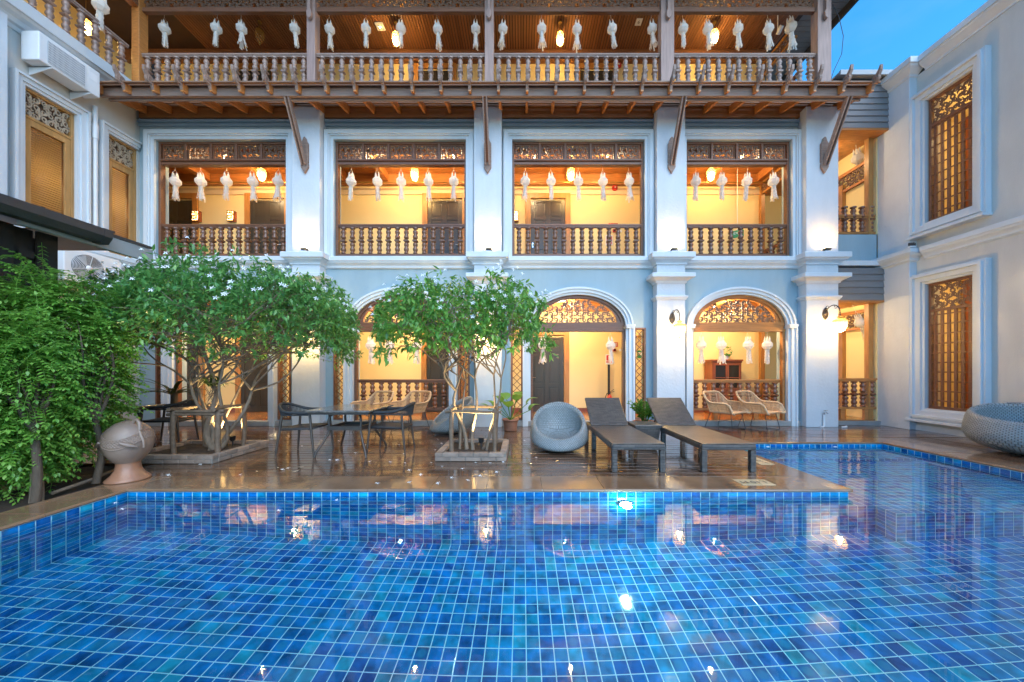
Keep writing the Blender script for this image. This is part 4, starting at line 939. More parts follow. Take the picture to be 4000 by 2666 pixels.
# top gallery of the left wing
railing(Lw, (-9.08, .8, 0), (-9.08, 7.85, 0), 7.98, .83, bal3, .68, M['weath'], 30)
q = MB(); q.box(-11.4, -9.2, .5, 8.0, 7.90, 7.96); q.build('gallery_floor', M['ifloor'], Lw)
q = MB(); q.box(-11.6, -11.4, .5, 10.2, 7.96, 10.6); q.build('gallery_wall', M['cream'], Lw)
q = MB(); q.box(-11.6, -8.9, .5, 8.0, 10.56, 10.6); gl = q.build('gallery_ceiling', M['soff'], Lw)
sm2 = MB().box(-11.4, -9.0, -.026, .026, 10.525, 10.558).mesh('ceiling_slat', M['slat'])
yy = 3.0
while yy < 8.1: place('ceiling_slat', sm2, (0, yy, 0), gl); yy += .075
q = MB(); q.box(-9.15, -8.98, .5, 7.98, 9.85, 10.3); q.build('gallery_beam', M['dark'], Lw)
q = MB(); q.tube([(-9.17, 7.33, 7.0), (-9.17, 7.33, 4.0)], .04, 10); q.tube([(-9.17, 7.33, 6.6), (-9.17, 7.33, 6.3)], .052, 10); q.build('down_pipe', M['acgrey'], Lw)

# ------------------------------------------------------------------ dark timber garden shed at the left
Sh = thing('garden_shed', (-6.3, 4.0, 0), 'dark brown timber shed with black gutter behind the shrubs', 'shed')
xs_ = -6.12; yy = .6; k = 0
while yy < 4.44:
    w_ = .19; q = MB(); q.box(xs_ - (.0 if k % 2 else .05), xs_ + (.03 if k % 2 else -.02), yy, yy + w_, 0, 3.08); q.build('wall_board', M['shwall'], Sh); yy += w_ + .004; k += 1
q = MB(); q.box(-8.9, xs_ - .051, .6, 4.42, 0, 3.0); q.build('shed_core', M['shwall'], Sh)
for yz in (3.78, 4.12): q = MB(); q.box(xs_ + .031, xs_ + .045, yz, yz + .13, 2.72, 2.80); q.build('wall_batten', M['shwall'], Sh)
q = MB(); q.add([(-5.72, .4, 3.24), (-5.72, 5.28, 3.24), (-8.6, 5.28, 3.75), (-8.6, .4, 3.75), (-5.72, .4, 3.20), (-5.72, 5.28, 3.20), (-8.6, 5.28, 3.71), (-8.6, .4, 3.71)], [(0, 1, 2, 3), (7, 6, 5, 4), (0, 4, 5, 1), (1, 5, 6, 2), (2, 6, 7, 3)]); q.build('roof', M['shroof'], Sh)
gp = [(0, -.06), (.0, .12), (.02, .125), (.15, .125), (.165, .11), (.165, .02), (.11, -.06)]
q = MB(); q.prism([(-5.72 + a, 3.10 + b) for a, b in gp], .4, 4.62, 'xz'); gt = q.build('gutter', M['shroof'], Sh, bevel=.006, fix=True)
q = MB(); q.prism([(-5.725 + a * 1.06, 3.095 + b * 1.05) for a, b in gp], 4.54, 4.63, 'xz'); q.build('gutter_end', M['shroof'], Sh, fix=True)
q = MB(); q.box(-5.78, -5.73, 3.9, 5.30, 3.00, 3.195); q.build('fascia', M['flash'], Sh, bevel=.004)
q = MB(); q.box(-8.6, -5.78, 4.45, 5.24, 3.17, 3.19); q.build('soffit', M['dark'], Sh)
for yz in (3.35, 4.05, 4.75): q = MB(); q.box(-6.0, -5.70, yz, yz + .03, 3.245, 3.275); q.build('roof_clip', M['shroof'], Sh)
# ------------------------------------------------------------------ lamps
def text_mesh(body, size, mat, extrude=.001):
    c = bpy.data.curves.new('lettering', 'FONT'); c.body = body; c.size = size; c.align_x = 'CENTER'; c.align_y = 'CENTER'; c.extrude = extrude
    o = link(bpy.data.objects.new('lettering_source', c)); dg = bpy.context.evaluated_depsgraph_get(); dg.update()
    me = bpy.data.meshes.new_from_object(o.evaluated_get(dg)); bpy.data.objects.remove(o); bpy.data.curves.remove(c)
    me.materials.clear(); me.materials.append(mat); return me
def text(body, size, loc, rot, mat, parent): return place('lettering', text_mesh(body, size, mat), loc, parent, rot=rot)
def pendant(loc, label, top, lit=True, group='hanging corridor lamps', e=34):
    t = thing('pendant_lamp', loc, label, 'lamp', group); x, y, z = loc
    q = MB(); q.tube([(x, y, z + .25), (x, y, top)], .006, 5); q.lathe([(.045, top - .03), (.05, top - .001)], 12, (x, y, 0)); q.build('chain', M['brass'], t)
    q = MB(); q.lathe([(.01, .30), (.03, .28), (.035, .25), (.028, .235), (.075, .20), (.09, .185), (.09, .17)], 16, loc); q.build('cap', M['brass'], t)
    q = MB(); q.lathe([(.085, .17), (.10, .13), (.105, .06), (.095, -.02), (.07, -.09), (.04, -.13), (.012, -.145)], 18, loc, caps=False); q.build('shade', M['shade'], t)
    q = MB(); q.lathe([(.012, -.19), (.02, -.17), (.02, -.147)], 10, loc); q.build('finial', M['brass'], t)
    if lit:
        q = MB(); q.lathe([(0.001, -.045), (.022, -.035), (.032, .0), (.026, .035), (.012, .06), (.012, .09)], 10, loc); q.build('bulb', M['bulb'], t)
        lamp('lamp_light', (x, y, z - .07), e, WARM, .05, parent=t)
    return t
E3, E2, E1 = 18, 14, 14
for px, py, lit, lb in ((1547, 160, 1, 'lit glass pendant lamp beside the white access point on the top gallery ceiling'), (2188, 160, 1, 'lit glass pendant lamp in the top gallery bay with the small ceiling notice'), (2791, 150, 1, 'lit glass pendant lamp in the top gallery bay with the security camera'), (1015, 148, 0, 'unlit glass pendant lamp under the dark end of the top gallery ceiling')):
    y = 9.0; pendant((PX(px, y), y, PZ(py, y)), lb, 10.52, lit, 'top gallery pendant lamps', E3)
y = 7.4; pendant((-10.1, 7.9, 9.25), 'lit glass pendant lamp over the left wing gallery behind the balusters', 10.52, 1, 'top gallery pendant lamps', E3)
BAY = ('in the second floor bay with two glowing box sconces', 'in the second floor bay above the smaller flowering tree', 'in the second floor bay with the red alarm bell', 'in the narrow second floor bay beside the linking passage')
for px, lb in zip((1022, 1620, 2230, 2777), BAY):
    y = 9.15; pendant((PX(px, y), y, PZ(688, y)), 'lit glass pendant lamp ' + lb, 6.96, 1, 'second floor pendant lamps', E2)
# ceiling spot lamps behind the carved friezes
def downlight(loc, label, group, e=16):
    t = thing('ceiling_spot', loc, label, 'lamp', group); x, y, z = loc
    q = MB(); q.lathe([(.03, .0), (.045, .01), (.045, .09)], 12, loc); q.build('housing', M['black'], t)
    q = MB(); q.lathe([(.001, -.012), (.026, -.006), (.028, .002)], 10, loc); q.build('bulb', M['bulb'], t)
    lamp('lamp_light', (x, y, z - .05), e, WARM, .04, parent=t)
for px in (875, 1485, 1772, 2087, 2370, 2897): downlight((PX(px, 8.75), 8.75, 6.80), 'small ceiling spot lamp shining behind the carved second floor frieze', 'second floor spot lamps', 30)
for cx in [(a + b) / 2 - .25 for a, b in OPN1]: downlight((cx, 8.85, 2.98), 'small ceiling spot lamp shining behind a carved ground floor arch panel', 'ground floor spot lamps', 90)
downlight((7.75, 9.0, 6.85), 'small ceiling spot lamp in the upper linking passage', 'passage spot lamps', 16); downlight((7.75, 9.0, 2.90), 'small ceiling spot lamp in the lower linking passage', 'passage spot lamps', 16)
for k, (za, nm) in enumerate(((2.9, 'lower'), (6.9, 'upper'))):
    t = thing('room_lamp', (10.2, 7.2, za), 'warm lamp inside the %s room behind the lattice window' % nm, 'lamp')
    q = MB(); q.lathe([(.001, -.04), (.05, -.02), (.05, .02), (.001, .04)], 10, (10.2, 7.2, za)); q.build('bulb', M['bulb'], t)
    lamp('lamp_light', (10.2, 7.2, za - .1), 17, WARM, .06, parent=t)
for (a, b) in LWIN:
    t = thing('room_lamp', (-9.75, (a + b) / 2, 5.2), 'warm room lamp behind the blind of a left wing window', 'lamp', 'left wing room lamps')
    q = MB(); q.lathe([(.001, -.03), (.03, 0), (.001, .03)], 8, (-9.75, (a + b) / 2, 5.2)); q.build('bulb', M['bulb'], t); lamp('lamp_light', (-9.75, (a + b) / 2, 5.1), 1.6, WARM, .05, parent=t)

# uplights on the pillar ledges
def spot_fix(loc, aim, label, group, e, lit=True, size=110, col=WARMW):
    t = thing('ledge_spotlight', loc, label, 'spotlight', group); x, y, z = loc
    q = MB(); q.box(x - .06, x + .06, y - .03, y + .03, z, z + .03); q.build('base', M['white'], t, bevel=.004)
    dr = (Vector(aim) - Vector((x, y, z + .07))).normalized(); c = Vector((x, y, z + .075)); Mx = dr.to_track_quat('Z', 'Y').to_matrix()
    q = MB(); q.obox(c, (.13, .09, .05), Mx); q.build('head', M['bronze'], t, bevel=.006)
    q = MB(); q.obox(c + dr * .027, (.11, .07, .004), Mx); q.build('lens', M['bulbw'] if lit else M['white'], t)
    q = MB(); q.box(x - .076, x + .076, y - .006, y + .006, z + .0305, z + .036); q.box(x - .076, x - .067, y - .0055, y + .0055, z + .036, z + .09); q.box(x + .067, x + .076, y - .0055, y + .0055, z + .036, z + .09); q.build('yoke', M['bronze'], t)
    if lit: lamp('lamp_light', c + dr * .06, e, col, .03, 'SPOT', aim, size, t, 1.0)
    return t
for i, (a, b) in enumerate(PIL):
    cx = (a + b) / 2 + .03; spot_fix((cx, YP - .09, 4.07), (cx, YP - .14, 7.3), 'small lit spotlight on a pillar ledge washing the white pillar', 'pillar ledge spotlights', 34, size=150, col=(1, .52, .12))
spot_fix((8.62, 7.55, 4.05), (8.8, 7.2, 6.5), 'small white floodlight on the cornice of the right wing corner', None, 4, False, 130)

def wall_lantern(x, z, label):
    y = YP; t = thing('wall_lantern', (x, y, z), label, 'wall lamp', 'pillar wall lanterns')
    q = MB(); q.lathe([(.0, -.0), (.055, .004), (.05, .02), (.03, .035), (.0, .045)], 8, (x, y, z), Matrix.Rotation(R(90), 3, 'X'), caps=False)
    q.prism([(x, z - .14), (x + .05, z - .08), (x + .07, z), (x + .045, z + .09), (x, z + .15), (x - .045, z + .09), (x - .07, z), (x - .05, z - .08)], y - .02, y - .001); q.build('backplate', M['bronze'], t)
    arc = [(x + .0, y - .03 - .28 * (1 - math.cos(a)) / 1.6, z + .17 * math.sin(a)) for a in [i * math.pi / 9 for i in range(10)]]; ex, ey, ez = arc[-1]
    q = MB(); q.tube(arc, .010, 6); q.tube([(x, ey + .10 + .035 * math.cos(a), z + .12 + .035 * math.sin(a)) for a in [i * .7 for i in range(9)]], .007, 5); q.tube([(x, y - .06 - .03 * math.cos(a), z + .15 + .03 * math.sin(a)) for a in [i * .7 for i in range(9)]], .006, 5)
    q.tube([(ex, ey, ez), (ex, ey, ez - .10)], .007, 6)
    for k in range(2): q.tube([(ex + .014 * math.cos(a) * (k % 2), ey + .014 * math.cos(a) * (1 - k % 2), ez - .03 - .045 * k + .02 * math.sin(a)) for a in [i * .9 for i in range(8)]], .004, 4)
    q.build('arm', M['black'], t); c = (ex, ey, ez - .36)
    q = MB(); q.lathe([(.02, .26), (.06, .24), (.045, .22), (.035, .205), (.06, .195), (.12, .165), (.128, .15)], 18, c); q.build('cap', M['shade'], t)
    q = MB(); q.lathe([(.13, .14), (.132, .155)], 18, c, caps=False); q.build('trim_ring', M['brass'], t)
    q = MB(); q.lathe([(.004, -.15), (.012, -.12), (.03, -.105), (.02, -.10)], 10, c); q.build('finial', M['brass'], t)
    q = MB(); q.lathe([(.125, .14), (.128, .08), (.115, .0), (.085, -.07), (.03, -.10)], 20, c, caps=False); q.build('shade', M['shade'], t)
    q = MB(); q.lathe([(.001, -.03), (.028, -.015), (.036, .02), (.02, .06), (.012, .09)], 10, c); q.build('bulb', M['bulb'], t)
    lamp('lamp_light', (c[0], c[1], c[2] - .055), 34, WARM, .05, parent=t)
wall_lantern(-5.08, 2.48, 'glass bowl wall lantern on the pillar behind the wide flowering tree')
wall_lantern(-.81, 2.48, 'glass bowl wall lantern on the pillar behind the smaller flowering tree')
wall_lantern(PX(2625, 8), PZ(1245, 8), 'glass bowl wall lantern on the pillar between the two right arches')
wall_lantern(PX(3222, 8), PZ(1228, 8), 'glass bowl wall lantern on the end pillar above the water tap')

def ground_spot(loc, aim, label):
    x, y, z = loc; t = thing('garden_spotlight', loc, label, 'spotlight', 'planter spotlights')
    q = MB(); q.tube([(x, y, z - .14), (x, y, z - .03)], .01, 6); q.lathe([(.025, -.05), (.04, -.03), (.045, .03), (.05, .035)], 14, loc); q.build('housing', M['black'], t)
    q = MB(); q.lathe([(.001, .033), (.04, .031), (.04, .026)], 14, loc); q.build('lens', M['bulbw'], t)
    lamp('lamp_light', (x, y, z + .06), 75, (1, .76, .34), .035, 'SPOT', (x - .12, y + .1, 2.0), 120, t, .5)
ground_spot((-4.77, 5.62, .22), None, 'small lit garden spotlight in the brick planter of the wide tree'); ground_spot((-.64, 5.32, .25), None, 'small lit garden spotlight in the brick planter of the smaller tree')
# underwater lamp in the front pool wall
xx = PX(2440, PYF); t = thing('pool_lamp', (xx, PYF - .01, -.30), 'round lit underwater lamp in the blue tiled pool wall', 'pool lamp')
Rx = Matrix.Rotation(R(90), 3, 'X')
q = MB(); q.lathe([(.075, .0), (.085, .012), (.085, .02), (.07, .026)], 20, (xx, PYF - .007, -.30), Rx); q.build('bezel', M['chrome'], t)
q = MB(); q.lathe([(.066, .0265), (.04, .034), (.001, .036)], 18, (xx, PYF - .007, -.30), Rx, caps=False); q.build('lens', M['poollens'], t)
lamp('lamp_light', (xx, PYF - .09, -.30), 7, (.62, 1.0, .95), .05, parent=t)
for xx in (PX(2998, PYR), PX(3260, PYR)):
    t = thing('pool_inlet', (xx, PYR - .01, -.10), 'small white round fitting in the far tiled pool wall', 'fitting', 'pool wall fittings')
    q = MB(); q.lathe([(.045, .0), (.045, .01), (.02, .014), (.018, .004)], 14, (xx, PYR - .007, -.12), Rx); q.build('ring', M['white'], t)

# carved box sconces on the corridor wall
for px in (776, 912, 2012):
    y = YK; x = PX(px, y); z = PZ(850, y); t = thing('box_sconce', (x, y, z), 'carved wooden box sconce glowing on the wall beside the door in the alarm bell bay' if px > 2000 else 'carved wooden box sconce glowing between the two dark doors', 'wall lamp', 'carved box sconces')
    q = MB(); q.box(x - .10, x + .10, y - .11, y - .001, z - .15, z + .15); q.build('box', M['cabinet'], t, bevel=.004)
    q = MB(); q.box(x - .075, x + .075, y - .114, y - .1105, z - .12, z + .12); q.build('glow_panel', M['sconce'], t)
    o = place('fretwork', fret_panel_me, (x, y - .13, z), t, scale=(.16 / FR_W, .8, .24 / FR_H))

# ------------------------------------------------------------------ paper lanterns
def make_lantern(loc, lean, tail_spread, label, group, scale=1.0, seed=0, ln=.36):
    rnd = random.Random(seed); t = thing('paper_lantern', loc, label, 'lantern', group); t.scale = (scale,) * 3; t.rotation_euler = (lean[0], lean[1], rnd.uniform(0, 1))
    for nm, key in (('cord', 'paper'), ('crown', 'paper'), ('body', 'paper'), ('tail', 'paper')):
        me = LM[nm] if nm != 'tail' else LT[rnd.randrange(len(LT))]
        o = link(bpy.data.objects.new(nm, me)); o.parent = t
    return t
LM = {}; LT = []
q = MB(); q.tube([(0, 0, .32), (0, 0, .10)], .004, 4); q.tube([(0, 0, .12), (.05, 0, .0)], .003, 4); q.tube([(0, 0, .12), (-.05, 0, .0)], .003, 4); LM['cord'] = q.mesh('cord', M['paper'])
q = MB()
for k in range(4): a = k * math.pi / 2 + .4; q.lathe([(.03, 0), (.02, .08), (.003, .14)], 4, (.055 * math.cos(a), .055 * math.sin(a), -.11), smooth=False)
LM['crown'] = q.mesh('crown', M['paper'])
q = MB(); q.lathe([(.06, -.10), (.075, -.105), (.132, -.18), (.132, -.255), (.08, -.325), (.07, -.33)], 8, smooth=False)
for z in (-.18, -.25): q.lathe([(.1325, z - .004), (.136, z), (.1325, z + .004)], 8, smooth=False, caps=False)
LM['body'] = q.mesh('body', M['paper'])
for sd in range(5):
    rnd = random.Random(sd + 40); q = MB()
    for k in range(14):
        a = k * 2.4; r0 = .03 + .02 * (k % 2); ln = rnd.uniform(.34, .42); sw = .012 + .014 * sd; da = rnd.uniform(-.4, .4); nseg = 9
        vs = []
        for i in range(nseg + 1):
            tt = i / nseg; r = r0 + sw * tt * tt + .006 * math.sin(i * 2.5 + k); z = -.325 - ln * tt; wv = .021 * (1 if i % 2 else .75)
            aa = a + da * tt; c, s_ = math.cos(aa), math.sin(aa); vs += [(r * c - s_ * wv, r * s_ + c * wv, z), (r * c + s_ * wv, r * s_ - c * wv, z - .008 * (i % 2))]
        q.add(vs, [(2 * i, 2 * i + 1, 2 * i + 3, 2 * i + 2) for i in range(nseg)])
    LT.append(q.mesh('tail', M['paper']))
sd = 0
def put_lantern(px, py_top, Y, label, group, lean=0.0, scale=.95):
    global sd; sd += 1; make_lantern((PX(px, Y), Y, PZ(py_top, Y)), (random.uniform(-.05, .05), random.uniform(-.05, .05) + lean), 0, label, group, scale, sd)
TOPB = (('with the unlit pendant lamp', (643, 848, 943, 1149)), ('with the white access point', (1287, 1430, 1567, 1708, 1858)), ('with the small ceiling notice', (1967, 2115, 2254, 2387, 2545)), ('with the security camera', (2667, 2761, 2881, 2999)))
for lb, pxs in TOPB:
    for px in pxs: put_lantern(px, 85, 8.25, 'white paper lantern with fluttering tail in the top gallery bay ' + lb, 'paper lanterns in the top bay ' + lb, random.uniform(-.12, .05), .86)
put_lantern(3085, 72, 8.35, 'white paper lantern blown sideways at the open end of the top gallery', None, -.25, .95)
for lb, pxs in zip(BAY, ((685, 784, 886, 986, 1088), (1373, 1474, 1567, 1673, 1773), (2052, 2152, 2259, 2354, 2456), (2718, 2819, 2919, 3019))):
    for px in pxs: put_lantern(px, 680, 8.48, 'white paper lantern hung ' + lb, 'paper lanterns ' + lb, 0, .9)
for px in (2739, 2816, 2921, 2997): put_lantern(px, 1318, 8.47, 'white paper lantern hung in the arch with the cabinet behind', 'paper lanterns in the cabinet arch', 0, .9)
put_lantern(2384, 1320, 8.47, 'white paper lantern hung in the arch with the fire extinguisher', None, 0, .9)
put_lantern(2120, 1318, 8.47, 'white paper lantern hung in front of the dark door behind the smaller tree', None, 0, .9)
for px in (1447, 1522, 1630): put_lantern(px, 1320, 8.47, 'white paper lantern hung in the arch between the two flowering trees', 'paper lanterns in the middle arch', 0, .9)
put_lantern(3345, 585, 8.7, 'white paper lantern swinging under the upper passage ceiling', None, -.45, 1.0)
put_lantern(3348, 1232, 8.6, 'white paper lantern swinging in the lower passage doorway', None, -.4, .95)
sd += 1; make_lantern((-9.0, 7.3, 9.35), (.1, .1), 0, 'white paper lantern hung over the left wing gallery railing', None, 1.0, sd)

# ------------------------------------------------------------------ wall fittings
def plate(name, x, y, z, w_, h_, mat, label, cat, t_=.012):
    t = thing(name, (x, y, z), label, cat); q = MB(); q.box(x - w_ / 2, x + w_ / 2, y - t_, y - .001, z - h_ / 2, z + h_ / 2); q.build('plate', mat, t, bevel=.002); return t
rot_f = (R(90), 0, 0)
def fire_point(z0, tz, mount, suffix):
    y = YK; x = PX(2379, y)
    t = plate('extinguisher_sign', x, y, z0 + 1.55, .20, .29, M['white'], 'white and red fire extinguisher sign on the ' + suffix, 'sign')
    q = MB(); q.box(x - .08, x + .08, y - .016, y - .0125, z0 + 1.52, z0 + 1.67); q.box(x - .08, x + .08, y - .016, y - .0125, z0 + 1.45, z0 + 1.505); q.build('red_field', M['red'], t)
    q = MB(); q.prism([(x - .025, z0 + 1.535), (x + .03, z0 + 1.535), (x + .03, z0 + 1.61), (x + .012, z0 + 1.635), (x + .012, z0 + 1.655), (x - .02, z0 + 1.655), (x - .035, z0 + 1.60), (x - .012, z0 + 1.63), (x - .025, z0 + 1.605)], y - .0185, y - .0165); q.build('pictogram', M['white'], t)
    q = MB(); q.box(x - .06, x + .06, y - .018, y - .0165, z0 + 1.482, z0 + 1.492); q.box(x - .06, x + .06, y - .018, y - .0165, z0 + 1.463, z0 + 1.471); q.build('print_lines', M['white'], t)
    t = plate('alarm_sign', x + .12, y, z0 + 1.98, .27, .13, M['red'], 'red fire alarm notice with white sunburst on the ' + suffix, 'sign')
    q = MB()
    for k in range(12): a = k * math.pi / 6; q.bar((x + .055 + .018 * math.cos(a), y - .0135, z0 + 1.98 + .018 * math.sin(a)), (x + .055 + .045 * math.cos(a), y - .0135, z0 + 1.98 + .045 * math.sin(a)), .008, .002, up=(0, 1, 0))
    q.build('sunburst', M['white'], t)
    q = MB()
    for k in range(3): q.box(x + .13, x + .235, y - .0145, y - .0125, z0 + 1.94 + k * .033, z0 + 1.952 + k * .033)
    q.build('print_lines', M['white'], t)
    t = thing('alarm_call_point', (x + .14, y, z0 + 1.82), 'small red alarm call point on the ' + suffix, 'alarm'); q = MB(); q.box(x + .10, x + .19, y - .06, y - .001, z0 + 1.78, z0 + 1.86); q.build('box', M['red'], t, bevel=.005); q = MB(); q.box(x + .115, x + .175, y - .063, y - .0605, z0 + 1.795, z0 + 1.845); q.build('glass', M['glassd'], t)
    t = plate('light_switch', x + .33, y, z0 + 1.82, .075, .065, M['white'], 'white light switch on the ' + suffix, 'switch'); q = MB(); q.box(x + .32, x + .34, y - .018, y - .0125, z0 + 1.805, z0 + 1.835); q.build('rocker', M['white'], t)
fire_point(.10, 0, 0, 'ground floor corridor wall'); fire_point(3.55, 0, 0, 'second floor corridor wall behind the railing')
x = PX(2379, YK - .1); y = YK - .12
t = thing('fire_extinguisher', (x, y, .125), 'red fire extinguisher standing in front of a black post in the corridor', 'extinguisher')
q = MB(); q.lathe([(.075, .02), (.08, .03), (.08, .42), (.06, .48), (.03, .50), (.025, .53)], 18, (x, y - .06, .125)); q.build('cylinder', M['red'], t)
q = MB(); q.box(x - .015, x + .015, y - .08, y - .02, .655, .70); q.bar((x, y - .05, .70), (x + .13, y - .05, .73), .02, .012); q.bar((x, y - .05, .71), (x + .12, y - .05, .79), .02, .010); q.build('lever', M['black'], t)
q = MB(); q.tube([(x, y - .05, .68), (x - .08, y - .07, .68), (x - .13, y - .09, .58), (x - .13, y - .10, .42)], .012, 6); q.build('hose', M['black'], t)
q = MB(); q.box(x - .03, x + .03, y + .03, y + .06, .125, 1.50); tag(q.build('sign_post', M['black']), 'black flat post below the fire extinguisher sign', 'post')
for nm, px, py in (('second floor', 2400, 738), ('top', 2415, 262)):
    x, z = PX(px, YK), PZ(py, YK); t = thing('alarm_bell', (x, YK, z), 'round red alarm bell on the %s corridor wall' % nm, 'alarm bell')
    q = MB(); q.lathe([(.085, .002), (.085, .02), (.075, .04), (.03, .055), (.001, .057)], 20, (x, YK - .03, z), Rx); q.build('dome', M['red'], t)
    q = MB(); q.lathe([(.022, .0), (.022, .012), (.001, .013)], 12, (x, YK - .085, z), Rx); q.build('badge', M['white'], t)
# exit sign near the stair, ceiling devices
x, y, z = PX(2880, 9.5), 9.5, PZ(915, 9.5); t = thing('exit_sign', (x, y, z), 'green exit sign beyond the second floor end railing', 'sign')
q = MB(); q.obox((x, y, z), (.30, .02, .20), Matrix.Rotation(R(-35), 3, 'Z')); q.build('panel', M['green'], t, bevel=.003); text('EXIT', .09, (x - .008, y - .012, z + .02), (R(90), 0, R(-35)), M['white'], t); q = MB(); q.tube([(x, y, z + .1), (x, y, 6.96)], .006, 5); q.build('hanger', M['white'], t)
x, z = PX(2500, YK), PZ(1385, YK); t = plate('green_sign', x, YK, z, .16, .22, M['green'], 'green notice on the wall seen through the lattice panel', 'sign'); q = MB(); q.box(x - .05, x + .05, YK - .0145, YK - .0125, z - .02, z + .06); q.build('print_field', M['white'], t)
x, y = PX(1485, 9.1), 9.1; t = thing('wifi_access_point', (x, y, 10.5), 'white square wireless access point on the slatted ceiling', 'access point'); q = MB(); q.box(x - .11, x + .11, y - .11, y + .11, 10.48, 10.524); q.build('case', M['white'], t, bevel=.03); q = MB(); q.lathe([(.012, 0), (.012, .004)], 8, (x, y, 10.476)); q.build('led', M['poollens'], t)
x, y = PX(2495, 9.0), 9.0; t = thing('ceiling_notice', (x, y, 10.5), 'small white notice with a digit on the slatted ceiling', 'sign'); q = MB(); q.box(x - .08, x + .08, y - .09, y + .09, 10.51, 10.524); q.build('plate', M['white'], t); text('6', .12, (x, y, 10.508), (R(180), 0, 0), M['black'], t)
x, y, z = 6.55, 8.75, 9.95; t = thing('cctv_camera', (x, y, z), 'white security camera under the right end of the top gallery', 'camera'); q = MB(); q.lathe([(.05, .0), (.05, .16), (.045, .17)], 14, (x, y, z), Matrix.Rotation(R(60), 3, 'X')); q.build('body', M['white'], t); q = MB(); q.lathe([(.035, .171), (.001, .173)], 12, (x, y, z), Matrix.Rotation(R(60), 3, 'X')); q.build('lens', M['black'], t); q = MB(); q.tube([(x, y, z), (x, y, 10.52)], .012, 6); q.build('mount', M['white'], t)
for px in (1630, 2230, 2480): x = PX(px, 8.75); t = thing('smoke_detector', (x, 8.95, 6.95), 'small white smoke detector on the second floor corridor ceiling', 'detector', 'second floor smoke detectors'); q = MB(); q.lathe([(.04, -.03), (.05, -.015), (.05, .018)], 14, (x, 8.95, 6.95)); q.build('case', M['white'], t)
# tap on the end pillar
x = PX(3215, 7.98); t = thing('water_tap', (x, YP - .03, .1), 'white pipe with metal tap on the end pillar beside the deck', 'tap')
q = MB(); q.tube([(x - .09, YP - .05, .012), (x - .02, YP - .05, .012), (x, YP - .05, .05), (x, YP - .05, .30)], .017, 10); q.build('pipe', M['white'], t)
q = MB(); q.tube([(x, YP - .05, .30), (x, YP - .05, .35), (x + .01, YP - .10, .36), (x + .02, YP - .13, .33)], .016, 8); q.bar((x - .04, YP - .08, .40), (x + .05, YP - .08, .40), .02, .012); q.tube([(x, YP - .08, .36), (x, YP - .08, .40)], .008, 6); q.build('spout', M['chrome'], t)
x = PX(3290, 7.95); q = MB(); q.tube([(x - .05, 7.9, .02), (x, 7.9, .02), (x + .08, 7.93, .02), (x + .14, 8.0, .02)], .02, 8); tag(q.build('drain_pipe', M['white']), 'short white pipe end lying at the foot of the end pillar', 'pipe')

# ------------------------------------------------------------------ air conditioners on the left wing wall
def ac_unit(x0, x1, y0, y1, z0, z1, label, fan):
    t = thing('air_conditioner', ((x0 + x1) / 2, (y0 + y1) / 2, z0), label, 'air conditioner')
    q = MB(); q.box(x0, x1, y0, y1, z0, z1); q.build('case', M['acgrey'], t, bevel=.015)
    q = MB()
    if not fan:
        ya, yb, za, zb = y0 + .12, y1 - .25, z0 + .05, z1 - .07; q.box(x1 + .001, x1 + .004, ya, yb, za, zb); q.build('intake', simple('fin_grey', (.16, .18, .20), .5), t)
        q = MB(); k = ya
        while k < yb: q.box(x1 + .014, x1 + .018, k, k + .004, za, zb); k += .017
        k = za
        while k < zb: q.box(x1 + .010, x1 + .0135, ya, yb, k, k + .004); k += .045
        q.build('grille', M['white'], t)
        q = MB(); q.box(x1 + .0005, x1 + .003, y1 - .19, y1 - .05, z1 - .25, z1 - .10); q.build('rating_plate', M['white'], t)
    else:
        c = (x1 + .002, y0 + .36, (z0 + z1) / 2); Ry = Matrix.Rotation(R(90), 3, 'Y')
        q.lathe([(.26, .0), (.26, .003), (.001, .0035)], 28, c, Ry); q.build('fan_opening', M['black'], t)
        q = MB()
        for k in range(11): r = .05 + .021 * k; q.tube([(c[0] + .02, c[1] + r * math.cos(a), c[2] + r * math.sin(a)) for a in [i * 2 * math.pi / 28 for i in range(28)]], .0035, 4, closed=True)
        for k in range(6): a = k * math.pi / 3 + .3; q.tube([(c[0] + .024, c[1], c[2]), (c[0] + .024, c[1] + .27 * math.cos(a), c[2] + .27 * math.sin(a))], .004, 4)
        q.lathe([(.05, .018), (.05, .028), (.001, .03)], 16, c, Ry); q.build('fan_grille', M['white'], t)
        q = MB()
        for k in range(3):
            a = k * 2.09; q.add([(c[0] + .006, c[1] + .03 * math.cos(a), c[2] + .03 * math.sin(a)), (c[0] + .012, c[1] + .24 * math.cos(a + .35), c[2] + .24 * math.sin(a + .35)), (c[0] + .006, c[1] + .24 * math.cos(a - .35), c[2] + .24 * math.sin(a - .35))], [(0, 1, 2)])
        q.build('fan_blades', M['flash'], t)
    for yy in (y0 + .15, y1 - .18):
        q = MB(); q.prism([(x0 - .07, z0 - .16), (x0 - .07, z0 - .002), (x1 + .02, z0 - .002), (x1 + .02, z0 - .03)], yy, yy + .012, 'xz'); q.box(x0 - .07, x1 + .02, yy, yy + .05, z0 - .012, z0 - .002); q.build('bracket', M['acgrey'], t)
    return t
ac_unit(-9.17, -8.84, 6.24, 7.15, 7.02, 7.55, 'white air conditioner outdoor unit with square wire grille under the left cornice', False)
ac_unit(-9.17, -8.70, 6.48, 7.42, 3.06, 3.70, 'white air conditioner outdoor unit with round fan grille above the wide tree', True)
